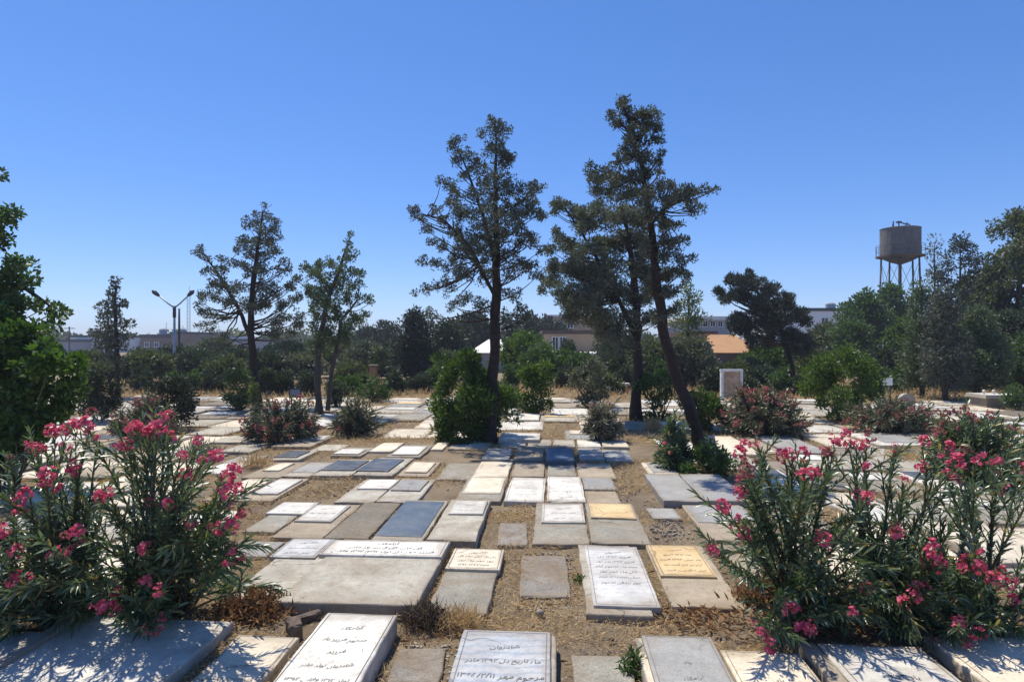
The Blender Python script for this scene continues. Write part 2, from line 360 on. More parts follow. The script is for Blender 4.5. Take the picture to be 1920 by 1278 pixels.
T3L = [(1046,380,9),(1056,387,9),(1040,396,6),(1076,396,11),(1096,401,11),(1110,396,10),(1130,386,14),(1086,431,12),(1050,441,9),(1041,431,6),(1110,421,16),(1141,416,18),(1175,406,20),(1200,400,18),(1030,470,9),(1060,460,16),(1091,471,20),(1126,461,20),(1160,451,22),(1195,450,18),(1210,482,18),(1045,502,16),(1076,511,22),(1111,511,24),(1150,502,24),(1190,502,22),(1215,522,18),(1031,531,14),(1056,546,20),(1091,551,24),(1131,551,26),(1170,551,26),(1206,556,20),(1080,591,18),(1116,596,22),(1150,601,24),(1190,601,20),(1225,596,15),(1020,545,8),(1160,636,17),(1186,641,12),(1130,626,12),(1070,565,18),(1105,575,20)]
tree('grey_cypress', 'broad grey-green conifer standing behind the leaning trunk on a straight upright trunk of its own', 'tree',
     [[(1193,790,10),(1194,700,8),(1196,620,7),(1190,530,7),(1180,460,5),(1168,395,2)], [(1195,640,5),(1150,540,4),(1100,450,2.5),(1060,390,1)]],
     14.1, T3L, 'cypress_grey', bark='bark', rs=.066, dens=1.2, per=24, L=.066, Wd=.024, up=.45, sat=2.4, fray=1.2)
T4L = [(497,388,4),(495,400,6),(480,401,5),(461,411,5),(486,413,9),(505,411,8),(519,419,6),(466,426,9),(491,431,13),(515,431,9),(456,451,9),(476,456,12),(500,456,13),(522,446,6),(446,466,8),(466,476,12),(495,481,15),(521,471,8),(535,491,8),(375,464,6),(367,476,6),(381,481,6),(391,487,5),(415,491,8),(426,501,9),(446,496,11),(471,506,15),(500,511,15),(530,511,11),(545,501,6),(385,506,8),(401,511,8),(396,531,10),(421,531,11),(446,536,13),(476,541,15),(510,541,15),(540,536,11),(556,521,8),(385,551,10),(376,566,6),(406,556,11),(431,566,12),(461,576,13),(495,576,15),(530,571,13),(556,561,10),(376,586,8),(396,591,11),(421,596,9),(376,611,8),(396,613,8),(515,601,15),(541,596,11),(561,591,10),(406,641,11),(401,661,9),(521,626,13),(546,621,11),(536,646,10),(561,611,10),(421,631,8)]
tree('cypress_tree', 'two stemmed dark conifer with a lone side spire, right of the street lamp', 'tree',
     [[(485,765,8),(478,700,7),(470,620,6),(474,540,5),(482,470,3.5),(493,398,1.2)], [(472,640,4),(448,580,3.5),(420,530,2.5),(378,470,1)]],
     16.8, T4L, 'cypress_dark', rs=.068, dens=.66, per=24, L=.062, Wd=.028, up=.3, sat=1.6, fray=1.22)
T5L = [(658,442,3),(655,456,5),(650,471,6),(669,473,4),(650,486,7),(641,491,6),(660,486,4),(576,501,9),(600,498,9),(620,496,9),(640,506,9),(591,516,11),(615,516,11),(640,521,11),(660,511,9),(675,513,6),(581,541,11),(606,541,13),(630,541,13),(660,536,11),(675,531,6),(591,566,13),(620,566,15),(650,561,11),(675,559,8),(691,561,6),(699,566,4),(600,591,15),(630,591,15),(660,591,11),(684,589,6),(591,616,13),(620,616,15),(654,616,11),(675,601,8),(600,641,13),(630,641,11),(654,641,8),(645,626,11),(582,655,9),(610,660,9)]
tree('green_cypress', 'mid green conifer topped by a thin bent spire, right of the two stemmed dark conifer', 'tree',
     [[(598,778,6.5),(596,720,6),(598,640,5),(612,570,4),(635,510,3),(656,445,1)], [(615,770,4.5),(622,700,4),(640,600,3),(672,560,1)]],
     15.3, T5L, 'cypress_green', bark='bark_grey', rs=.068, dens=.8, per=24, L=.066, Wd=.03, up=.35, sat=1.6, fray=1.2)
T6L = [(217,524,2),(215,535,4),(213,546,5),(213,556,6),(205,566,6),(225,566,5),(212,576,7),(191,576,4),(231,569,3),(196,588,7),(215,591,9),(191,601,6),(205,611,10),(229,606,6),(242,606,3),(176,623,5),(186,626,7),(205,631,11),(227,631,7),(243,631,2),(186,646,6),(205,651,11),(229,649,6),(196,669,6),(215,669,9),(227,671,5),(206,681,4)]
tree('young_cypress', 'small slim conifer standing alone against the sky left of the street lamp', 'tree',
     [[(221,745,4),(219,650,3.5),(215,570,2.5),(217,526,1)]], 19.8, T6L, 'cypress_dark', rs=.12, dens=1.5, per=34, L=.11, Wd=.045, up=.2, sat=.9)
TLL = [(0,325,9),(5,402,11),(24,401,9),(12,421,9),(0,452,16),(28,491,17),(50,503,10),(10,522,24),(44,532,16),(28,562,18),(0,562,24),(65,567,11),(80,572,8),(99,577,9),(111,582,8),(104,601,9),(101,613,6),(20,600,16),(-60,400,32),(-95,480,48),(-75,565,44),(-40,330,20),(-100,360,50),(-25,440,16)]
tree('overhanging_tree', 'dark leafy tree at the left edge whose drooping bough hangs over the bright green bush', 'tree',
     [[(-95,905,20),(-90,800,18),(-80,680,15),(-65,560,11),(-50,450,7),(-30,340,3)], [(-75,640,8),(-20,560,6),(40,535,4),(95,575,2),(104,608,1)]],
     8.2, TLL, 'leaf_deep', rs=.09, dens=1.6, per=32, L=.07, Wd=.042, up=.1, sat=1.2)
T8L = [(1366,526,8),(1376,531,11),(1395,529,13),(1410,523,9),(1415,536,11),(1381,551,13),(1351,551,8),(1361,561,8),(1400,556,15),(1429,531,5),(1441,546,11),(1455,541,6),(1470,556,9),(1480,559,6),(1420,576,19),(1450,576,16),(1475,576,11),(1381,601,13),(1376,616,11),(1400,611,16),(1430,606,20),(1465,601,16),(1495,591,12),(1509,606,11),(1410,636,13),(1440,636,15),(1480,631,15),(1505,636,12),(1517,651,9),(1495,661,9)]
tree('leaning_pine', 'black-green umbrella pine with a tilted trunk in front of the long white building', 'tree',
     [[(1492,715,5.5),(1480,670,5),(1462,610,4.5),(1440,570,3),(1410,535,1.5)]], 24.0, T8L, 'pine_black', rs=.17, dens=2.6, per=60, L=.13, Wd=.035, up=.6, sat=1.5, group='trees behind the graves')

def bush(name, label, base_px, Y, lobes, mat, rs=.1, dens=1.8, per=38, L=.06, Wd=.026, up=.35, sat=1.0, depth=1.0, nst=9, cat='shrub', group='green shrubs between the graves', stem='stem_green', squash=.9):
    b = W(base_px[0], base_px[1], Y); b[2] = 0
    root = thing(name, label, cat, b, group)
    lw = [(c, r) for c, r in lobes_world(lobes, Y, sat, depth)]
    lw = [(np.array([c[0], c[1], max(c[2], r*.6)]), r) for c, r in lw]
    lw = [(c+RNG.normal(size=3)*r*.4, r*rnd(.6, 1.15)) for c, r in lw if random.random() > .03]
    rr0 = np.mean([r for c, r in lw]); zc = np.mean([c[2] for c, r in lw])
    for c, r in random.sample(lw, min(len(lw), 22)):
        if c[2] > zc*.8: lw.append((c+unit(RNG.normal(size=3)+np.array([0, -.2, .7]))*r*rnd(.95, 1.5), r*rnd(.22, .45)))
    mb = MB()
    for i in range(max(nst, 3)):
        c, r = random.choice(lw); limb(mb, b+np.array([rnd(-.08, .08), rnd(-.08, .08), -.03]), c, .014, .004, -.05)
    mb.part('stems', stem, root, True)
    P, D, l, w = sprays(None, lw, rs, dens, per, L, Wd, up, squash)
    P[:, 2] = np.maximum(P[:, 2], .015)
    V, Fc = leaf_arrays(P, D, l, w); part('foliage', V, Fc, mat, root)
    return root
bush('green_shrub', 'largest bright green shrub, bushy to the ground round the foot of the tall straight conifer', (885,826), 11.25,
     [(850,690,14),(880,685,18),(905,700,20),(835,710,16),(865,715,24),(900,725,24),(935,735,18),(830,740,20),(860,750,26),(895,760,26),(930,765,22),(952,770,12),(835,775,20),(865,785,24),(900,795,22),(850,805,18),(880,815,18),(830,795,12),(940,740,14),(905,815,12),(870,670,8),(825,680,7),(890,668,7),(952,745,10),(840,820,14),(870,822,16),(920,800,18),(824,762,18),(836,795,18),(905,822,12)], 'leaf_bright', rs=.11, dens=3.0, per=38, L=.085, Wd=.03, up=.6)
bush('green_shrub', 'rounded green shrub with yellowish top, right of the tall straight conifer and behind its shrub', (1005,776), 15.3,
     [(990,695,11),(1010,700,13),(1025,712,11),(985,715,14),(1005,725,16),(1025,735,12),(985,745,14),(1010,755,14),(1030,755,9),(995,768,9),(1015,690,8)], 'leaf_bright', rs=.12, dens=2, L=.1, Wd=.036, up=.5)
bush('dusty_shrub', 'dusty brownish low shrub squeezed between two bright green shrubs behind the tall conifer', (950,778), 15.1,
     [(940,735,10),(955,745,12),(965,760,10),(935,755,11),(950,768,9)], 'leaf_dusty', rs=.1, dens=2, L=.085, Wd=.035)
bush('topiary_bush', 'small round clipped dark bush on a short bare stem in the strip of dry grass', (788,755), 21.7,
     [(785,715,12),(775,722,10),(796,722,10),(785,730,12),(772,732,7),(798,733,7),(786,707,7)], 'leaf_dark', rs=.12, dens=3.6, L=.08, Wd=.035, nst=14)
bush('green_shrub', 'narrow green shrub standing left of the two stemmed conifer foot', (447,771), 15.9,
     [(435,710,10),(450,705,11),(462,715,9),(440,728,13),(455,735,13),(440,750,12),(456,757,12),(447,766,9)], 'leaf_deep', rs=.12, dens=2.2, L=.09, Wd=.035, up=.5)
bush('lime_shrub', 'tiny yellow-green upright shrub at the foot of the two stemmed conifer', (477,772), 15.5,
     [(476,725,4),(474,738,5),(480,745,6),(475,755,6),(482,762,5)], 'leaf_lime', rs=.09, dens=2, L=.08, Wd=.03)
bush('dark_shrub', 'almost black rounded shrub beside the dull oleander left of the path', (330,806), 12.6,
     [(310,722,14),(335,718,15),(352,735,13),(300,740,16),(330,745,20),(355,760,11),(310,765,18),(340,775,16),(320,792,12),(290,755,12),(348,785,9)], 'leaf_black', rs=.12, dens=3.8, L=.075, Wd=.034)
bush('dark_shrub', 'dark low shrub between the leafy left bush and the dull oleander', (185,792), 13.7,
     [(165,725,13),(190,720,14),(210,735,12),(160,745,14),(185,750,17),(210,760,12),(170,772,12),(195,778,11)], 'leaf_black', rs=.12, dens=3.8, L=.08, Wd=.035)
bush('broadleaf_bush', 'big bright leafy bush at the left edge behind the flowering oleander', (20,918), 7.6,
     [(5,640,24),(40,650,22),(62,625,9),(92,652,12),(75,668,18),(30,690,32),(80,695,26),(115,690,20),(138,690,11),(20,740,34),(70,745,30),(110,740,24),(130,728,14),(40,790,30),(80,795,22),(5,810,30),(105,775,16),(-40,680,50),(-50,770,50),(30,840,24),(-20,850,30),(65,830,16),(10,630,12)], 'leaf_bush', rs=.10, dens=2.2, per=30, L=.08, Wd=.05, up=.3, nst=12, sat=1.6)
bush('green_shrub', 'wide bright green shrub right of the tilted umbrella pine', (1578,791), 13.9,
     [(1545,678,12),(1570,672,15),(1595,676,14),(1620,685,12),(1525,700,16),(1555,700,20),(1590,705,22),(1625,710,16),(1645,720,10),(1515,725,14),(1545,730,20),(1580,740,22),(1615,740,18),(1640,740,10),(1540,760,16),(1570,770,18),(1600,770,16),(1565,783,10),(1535,683,7),(1608,672,7)], 'leaf_bright', rs=.13, dens=3.2, per=38, L=.095, Wd=.034, up=.5)
bush('lime_shrub', 'yellow-green shrub just right of the leaning trunk, above the grey leaning slab', (1320,812), 12.3,
     [(1300,752,11),(1318,748,12),(1338,755,11),(1295,770,12),(1318,772,14),(1340,775,11),(1305,790,12),(1328,795,12),(1315,806,8)], 'leaf_bright', rs=.1, dens=2, L=.09, Wd=.034, up=.5)
bush('dark_shrub', 'tall dark green shrub seen between the grey conifer trunk and the leaning trunk', (1235,792), 14.0,
     [(1215,700,12),(1235,692,13),(1255,702,12),(1212,722,14),(1235,725,17),(1258,730,13),(1218,750,14),(1242,757,16),(1225,775,12),(1250,778,11)], 'leaf_deep', rs=.12, dens=2.1, L=.085, Wd=.035, up=.5)
bush('creeping_shrub', 'low dark sprawling shrub hugging the foot of the leaning trunk', (1330,893), 8.5,
     [(1290,868,14),(1310,862,15),(1335,866,16),(1360,868,14),(1380,876,10),(1300,882,12),(1330,883,13),(1355,885,11),(1275,880,9),(1318,845,12),(1345,850,9)], 'leaf_deep', rs=.075, dens=2, L=.055, Wd=.024)
bush('green_shrub', 'small dusty green shrub on the path in front of the dark brick wall', (1105,762), 17.0,
     [(1085,700,10),(1105,695,11),(1125,705,10),(1085,720,12),(1108,725,14),(1125,735,10),(1095,745,11),(1112,750,10)], 'leaf_dusty', rs=.12, dens=1.9, L=.1, Wd=.04)
bush('green_shrub', 'dark green shrub behind the grey oleander without flowers', (705,752), 18.6,
     [(690,725,9),(705,720,10),(720,728,9),(695,738,10),(712,742,9),(680,735,7)], 'leaf_deep', rs=.12, dens=2, L=.09, Wd=.035)
bush('dark_shrub', 'dark upright shrub behind the trunk of the mid green conifer', (630,775), 16.6,
     [(620,728,9),(635,722,9),(622,745,11),(640,745,9),(630,762,10)], 'leaf_dark', rs=.12, dens=2, L=.09, Wd=.035)
bush('green_shrub', 'green shrub at the right edge behind the raised white tomb', (1905,768), 16.0,
     [(1895,745,10),(1910,735,11),(1925,740,12),(1898,758,9),(1918,758,10)], 'leaf_deep', rs=.12, dens=2, L=.09, Wd=.035)

# ------------------------------------------------------------------ oleanders
def flower_mesh(i, mat, n):
    P, D, L, Wd, N = [], [], [], [], []
    for k in range(n):
        c = unit(RNG.normal(size=3)+np.array([0, 0, .5])); o = c*rnd(.02, .055); a = unit(np.cross(c, RNG.normal(size=3))); b = np.cross(c, a); s = rnd(.8, 1.15)
        for j in range(5):
            t = 2*math.pi*j/5; d = a*math.cos(t)+b*math.sin(t)
            P.append(o+d*.003); D.append(d+c*.5); L.append(.0215*s); Wd.append(.02*s); N.append(c-d*.4)
        for j in range(2):                          # buds
            P.append(o*.6); D.append(c+rdirs(1)[0]*.7); L.append(.03); Wd.append(.007); N.append(a)
    V, Fc = leaf_arrays(np.array(P), np.array(D), np.array(L), np.array(Wd), np.array(N), True, 0)
    return raw_mesh('flower_cluster', V, Fc, mat)
PINK = [flower_mesh(i, 'petal_pink', n) for i, n in enumerate((9, 12, 16, 11, 14))]
FADED = [flower_mesh(i, 'petal_faded', n) for i, n in enumerate((8, 11, 7))]
def oleander(name, label, base, tips, nrand, rad, leafm, leafL=.125, step=.04, spread=.2, flower=None, fl_rand=0, fl_scale=1.0, group='oleander bushes', bases=None, low=.25, forks=2, lean=(0, 0), leafW=.15, fl_var=PINK, plain=()):
    base = np.asarray(base, float); root = thing(name, label, 'oleander', base, group)
    mb = MB(); P, D, L, Nn = [], [], [], []; fl = []
    bases = bases or [(0, 0)]
    ends = [(np.asarray(t, float), True) for t in tips]+[(np.asarray(t, float), False) for t in plain]
    for i in range(nrand):
        az = rnd(0, 2*math.pi); el = math.acos(rnd(.05, 1))*.98; e = np.array([math.sin(el)*math.cos(az)*rad[0], math.sin(el)*math.sin(az)*rad[1], math.cos(el)*rad[2]])*rnd(.75, 1.02)
        bx = random.choice(bases); e[2] = max(e[2], .15)
        ends.append((base+e+np.array([bx[0]*.5+lean[0], bx[1]*.5+lean[1], 0]), i < fl_rand))
    for tip, has in ends:
        bx = min(bases, key=lambda q: (base[0]+q[0]-tip[0])**2+(base[1]+q[1]-tip[1])**2+rnd(0, .15))
        b0 = base+np.array([bx[0]+rnd(-1, 1)*spread, bx[1]+rnd(-1, 1)*spread, -.02])
        d = tip-b0; Ld = np.linalg.norm(d); ctrl = b0+d*.45+np.array([0, 0, Ld*rnd(.02, .16)])+RNG.normal(size=3)*.04*Ld
        ts = np.linspace(0, 1, 7)[:, None]; path = (1-ts)**2*b0+2*ts*(1-ts)*ctrl+ts**2*tip
        mb.tube(path, np.linspace(.011, .0035, 7)*rnd(.8, 1.2), 5, 0, False)
        segs = [(path, low, 1.0)]
        for f in range(forks if not has or random.random() < .5 else forks-1):
            s = path[random.choice((3, 4, 5))]; ft = s+unit(d/Ld+RNG.normal(size=3)*.55+np.array([0, 0, .25]))*rnd(.16, .32)*min(1.2, Ld/.8); ft[2] = max(ft[2], .06)
            fp = s+(ft-s)*np.linspace(0, 1, 4)[:, None]; mb.tube(fp, [.005, .0045, .004, .003], 4, 0, False); segs.append((fp, .15, 1.0))
        for pth, lo, sc in segs:
            pl = np.concatenate([[0], np.cumsum(np.linalg.norm(np.diff(pth, axis=0), axis=1))]); tot = pl[-1]; s = tot*lo; k = 0
            while s < tot:
                c = np.array([np.interp(s, pl, pth[:, j]) for j in range(3)]); c2 = np.array([np.interp(min(tot, s+.02), pl, pth[:, j]) for j in range(3)])
                ax = unit(c2-c+1e-6); a = unit(np.cross(ax, (.3, .2, 1))); bb = np.cross(ax, a); top = s/tot; ph = k*1.05+rnd(-.3, .3)
                for j in range(3):
                    t = ph+j*2.094; rd = a*math.cos(t)+bb*math.sin(t); op = (1.25-.75*top)*rnd(.7, 1.3)
                    P.append(c); D.append(unit(ax+rd*op)); Nn.append(unit(ax-rd*.6)); L.append(leafL*rnd(.65, 1.15)*(1-.25*max(0, top-.85)/.15))
                s += step*rnd(.8, 1.3); k += 1
        if has:
            fl.append(tip)
            if fl_scale < .75 and random.random() < .42: fl.append(tip+RNG.normal(size=3)*.035)
    mb.part('stems', 'stem_green', root, True)
    P = np.array(P); P[:, 2] = np.maximum(P[:, 2], .01); L = np.array(L)
    V, Fc = leaf_arrays(P, np.array(D), L, L*leafW, np.array(Nn), True, .22)
    V[:, 2] = np.maximum(V[:, 2], .004)
    part('foliage', V, Fc, leafm, root)
    for tip in fl[:98]:
        o = link_mesh('flower_cluster', random.choice(fl_var if random.random() < .86 or fl_var is FADED else FADED), root, tip-base+unit(tip-base+np.array([0, -.25, .15]))*.035); o.rotation_euler = (rnd(-.5, .5), rnd(-.5, .5), rnd(0, 6.28)); s = fl_scale*random.choice((rnd(.5, .8), rnd(.8, 1.25), rnd(.9, 1.35))); o.scale = (s, s, s)
    return root
def tips_px(pts, base, ytop, yfoot, ry):
    out = []
    for x, y in pts:
        t = max(0, min(1, (yfoot-y)/(yfoot-ytop))); Y = base[1]-ry*(1-t)**.6*.75+rnd(-.72, .08)*ry*(.4+t*.6)
        p = W(x, y, Y)
        if p[2] < .05: p = GP(x, y, .06)
        out.append(p)
    return out
LEFT_FL = [(255,805),(245,815),(265,818),(175,782),(167,807),(141,810),(103,823),(125,813),(181,834),(120,846),(55,841),(69,851),(83,846),(27,865),(294,813),(316,829),(282,823),(228,845),(241,841),(371,834),(402,863),(376,870),(338,860),(346,898),(416,895),(422,910),(419,929),(444,923),(429,954),(451,964),(88,913),(111,926),(56,935),(41,948),(47,960),(188,935),(207,932),(138,884),(283,945),(316,951),(325,967),(357,985),(349,992),(401,995),(430,990),(147,1001),(156,1017),(277,1026),(268,1034),(5,1000),(6,1017),(38,1039),(100,1045),(125,1042),(432,1032),(451,1048),(429,1050),(37,1090),(63,1083),(60,1097),(273,1093),(298,1110),(220,1112),(213,1142),(193,1145),(303,1158),(267,1180),(310,790),(-40,900),(-60,960),(-30,1040),(240,800)]
RIGHT_FL = [(1396,897),(1388,905),(1404,890),(1359,953),(1394,846),(1423,840),(1425,875),(1472,864),(1485,860),(1507,856),(1394,930),(1528,893),(1511,897),(1554,858),(1544,854),(1565,838),(1593,844),(1624,842),(1606,844),(1624,883),(1606,936),(1626,940),(1694,905),(1676,850),(1725,885),(1729,838),(1760,864),(1772,893),(1788,873),(1803,883),(1786,907),(1830,870),(1862,875),(1914,885),(1869,924),(1400,1002),(1390,975),(1538,1006),(1675,990),(1745,1045),(1733,1060),(1752,1060),(1830,1039),(1795,1068),(1807,1059),(1863,1076),(1862,1103),(1854,1088),(1723,1103),(1710,1119),(1694,1131),(1626,1107),(1486,1142),(1521,1177),(1597,1148),(1433,1183),(1445,1193),(1823,1185),(1747,1197),(1788,1170),(1347,1039),(1950,900),(1980,960),(1960,1050)]
OL = GP(215, 1146); ORr = GP(1640, 1142)
LOWL = tips_px([(rnd(-60, 330), rnd(1020, 1165)) for _ in range(26)], OL, 790, 1170, .6)
LOWR = tips_px([(rnd(1440, 1940), rnd(1040, 1175)) for _ in range(26)], ORr, 835, 1165, .6)
oleander('oleander_bush', 'large oleander covered in pink flowers in the left foreground, shading the grave slabs below it', OL, tips_px(LEFT_FL, OL, 790, 1170, .8), 64, (.88, .62, .82), 'oleander_leaf',
         bases=[(0, 0), (-.45, -.05), (.3, .0), (-.75, -.15), (-.2, -.1)], lean=(0, -.04), spread=.16, low=.42, step=.034, forks=2, leafL=.098, fl_scale=.68, plain=LOWL)
oleander('oleander_bush', 'large open-branched oleander with pink flowers in the right foreground', ORr, tips_px(RIGHT_FL, ORr, 835, 1165, .8), 68, (.95, .7, .66), 'oleander_leaf',
         bases=[(0, 0), (-.5, .1), (.35, 0), (.75, 0), (.55, -.2)], lean=(.05, -.05), spread=.12, low=.36, step=.033, forks=3, leafL=.096, fl_scale=.7, plain=LOWR)
def mid_oleander(px, py, wpx, hpx, label, leafm, nst=46, nfl=0, var=PINK, leafL=.125, fs=1.15, step=.048, leafW=.19):
    b = GP(px, py); k = b[1]/F
    return oleander('oleander_bush', label, b, [], int(nst*1.75), (wpx/2*k, wpx/2*k*.9, hpx*k), leafm, leafL=leafL, step=step, spread=wpx*k*.12, fl_rand=nfl, fl_scale=fs, low=.3, forks=2, leafW=leafW, fl_var=var)
mid_oleander(528, 828, 150, 92, 'round oleander with sparse faded red flowers beside the path, under the two stemmed conifer', 'oleander_far', 60, 44, FADED)
mid_oleander(668, 815, 100, 72, 'smaller greyish oleander without flowers, below the mid green conifer', 'oleander_far', 46, 2, FADED)
mid_oleander(1130, 827, 78, 76, 'pale silvery oleander with dry tips, standing on the graves left of the leaning trunk', 'oleander_pale', 40, 2, FADED, leafL=.13)
mid_oleander(1430, 815, 172, 94, 'wide dense oleander with reddish dry tips in front of the orange roofed house', 'oleander_far', 74, 60, FADED)
mid_oleander(1675, 810, 180, 66, 'long low oleander with rusty flower heads below the dark cypress columns', 'oleander_far', 66, 44, FADED)
mid_oleander(1850, 905, 215, 150, 'tall oleander with dull red flowers at the right edge, behind the large open-branched one', 'oleander_leaf', 66, 40, FADED, leafL=.13, step=.05)
mid_oleander(270, 830, 120, 88, 'dull oleander with faded heads, behind the large pink one and before the almost black shrub', 'oleander_far', 50, 44, FADED)
mid_oleander(1265, 882, 70, 104, 'bright green young oleander with a few pink flowers left of the leaning trunk', 'oleander_leaf', 40, 5, PINK, leafL=.12, fs=.9, step=.045)
# ------------------------------------------------------------------ gravestones
ANG = math.atan2(80.0, F)                           # the rows of graves run a little to the right of the view
VV = np.array([math.sin(ANG), math.cos(ANG), 0]); UU = np.array([VV[1], -VV[0], 0])
def uv(p): return float(np.dot(p, UU)), float(np.dot(p, VV))
def rect_px(xl, xr, yn, yf, z):
    a, b = GP(xl, yn, z), GP(xr, yn, z); w = float(np.dot(b-a, UU)); u, v = uv((a+b)/2)
    fx = (xl+xr)/2+(1040-(xl+xr)/2)*(yn-yf)/(yn-639.0); f = GP(fx, yf, z)
    return u, v, w, uv(f)[1]-v                      # centre of the near edge, width, length
def rect_far(xl, xr, yf, L, z):
    a, b = GP(xl, yf, z), GP(xr, yf, z); u, v = uv((a+b)/2); return u, v-L, float(np.dot(b-a, UU)), L
def slab_geo(u, v, w, l, z0, z1, bev=.008, skew=0.0, wob=.0055, tilt=(0, 0, 0, 0)):
    """a stone slab with worn arrises: rings of points from its foot to its top"""
    def ring(ins, z):
        pts = []
        nu, nv = max(2, int(w/.12)), max(2, int(l/.12))
        for i in range(nu): pts.append((-w/2+ins+(w-2*ins)*i/nu, ins, 0))
        for i in range(nv): pts.append((w/2-ins, ins+(l-2*ins)*i/nv, 1))
        for i in range(nu): pts.append((w/2-ins-(w-2*ins)*i/nu, l-ins, 2))
        for i in range(nv): pts.append((-w/2+ins, l-ins-(l-2*ins)*i/nv, 3))
        return pts
    base = ring(0, 0); n = len(base); jit = [(rnd(-wob, wob), rnd(-wob, wob)) for _ in range(n)]
    chip = [1+(rnd(1, 5) if random.random() < .16 else rnd(-.3, .5)) for _ in range(n)]
    tx, ty, tu, tv = tilt
    V = []; cs, sn = math.cos(skew), math.sin(skew)
    rings = [(0, z0, 0), (0, z1-bev, 0), (bev*.35, z1-bev*.3, 1), (bev, z1, 2)]
    for ins, z, q in rings:
        pr = ring(ins, z)
        for i, (x, y, s) in enumerate(pr):
            f = chip[i] if q else 1.0; cx_ = 0; cy_ = l/2
            e = ins*(f-1)
            x2 = x-math.copysign(e, x) if q else x; y2 = y+(e if y < cy_ else -e) if q else y
            x2 += jit[i][0]; y2 += jit[i][1]; zz = z+((u+x2-tu)*tx+(v+y2-tv)*ty if z > z0 else 0)
            xr, yr = x2*cs-(y2-cy_)*sn, x2*sn+(y2-cy_)*cs+cy_
            p = UU*(u+xr)+VV*(v+yr); V.append((p[0], p[1], zz))
    Fc = []
    for r in range(3):
        for i in range(n):
            j = (i+1) % n; Fc.append((r*n+i, r*n+j, (r+1)*n+j, (r+1)*n+i))
    Fc.append(tuple(3*n+i for i in range(n)))
    return V, Fc
# writing: letters joined by hand from their presentation forms, laid right to left
AR = {'ا': 'ﺍﺎ', 'آ': 'ﺁﺂ', 'ر': 'ﺭﺮ', 'د': 'ﺩﺪ', 'و': 'ﻭﻮ', 'ز': 'ﺯﺰ', 'م': 'ﻡﻢﻣﻤ', 'گ': 'ﮒﮓﮔﮕ', 'ه': 'ﻩﻪﻫﻬ', 'ف': 'ﻑﻒﻓﻔ', 'ن': 'ﻥﻦﻧﻨ', 'ت': 'ﺕﺖﺗﺘ', 'ل': 'ﻝﻞﻟﻠ', 'ش': 'ﺵﺶﺷﺸ', 'ح': 'ﺡﺢﺣﺤ', 'س': 'ﺱﺲﺳﺴ', 'ی': 'ﯼﯽﯾﯿ', 'ب': 'ﺏﺐﺑﺒ', 'خ': 'ﺥﺦﺧﺨ', 'ک': 'ﮎﮏﮐﮑ'}
def shape(w):
    out = []
    for i, c in enumerate(w):
        if c not in AR: out.append(c); continue
        prev = i > 0 and len(AR.get(w[i-1], '')) == 4; nxt = len(AR[c]) == 4 and i+1 < len(w) and w[i+1] in AR
        out.append(AR[c][(3 if prev else 2) if nxt else (1 if prev else 0)])
    if w and w[0] in '۰۱۲۳۴۵۶۷۸۹': return ''.join(out)
    return ''.join(reversed(out))
WORDS = ['آرامگاه', 'شادروان', 'فرزند', 'مرحوم', 'تولد', 'وفات', '۱۳۱۲', '۱۳۹۲', '۱۳۴۳/۷/۸', '۱۳۶۵/۲/۱۱', 'درگذشت', 'مادر', 'یاد', 'تاریخ', 'پدر', 'آرام', 'خانه', 'مهر', 'زندگی', 'فرزند', 'نام', 'سال', 'ماه', 'روز', 'دل', 'گل']
for ch in 'ذپ': AR[ch] = {'ذ': 'ﺫﺬ', 'پ': 'ﭖﭗﭘﭙ'}[ch]
AR['غ'] = 'ﻍﻎﻏﻐ'
GLY = {}; DIG = '۰۱۲۳۴۵۶۷۸۹'
def word_geo(w):
    if w not in GLY:
        cu = bpy.data.curves.new('w', 'FONT'); cu.body = shape(w); cu.size = 1; cu.resolution_u = 2; ob = bpy.data.objects.new('w', cu); col.objects.link(ob)
        me = bpy.data.meshes.new_from_object(ob.evaluated_get(bpy.context.evaluated_depsgraph_get()))
        V = np.array([v.co[:2] for v in me.vertices]); Fc = [tuple(p.vertices) for p in me.polygons]
        V[:, 0] -= V[:, 0].min(); GLY[w] = (V, Fc, V[:, 0].max())
        bpy.data.objects.remove(ob); bpy.data.curves.remove(cu); bpy.data.meshes.remove(me)
    return GLY[w]
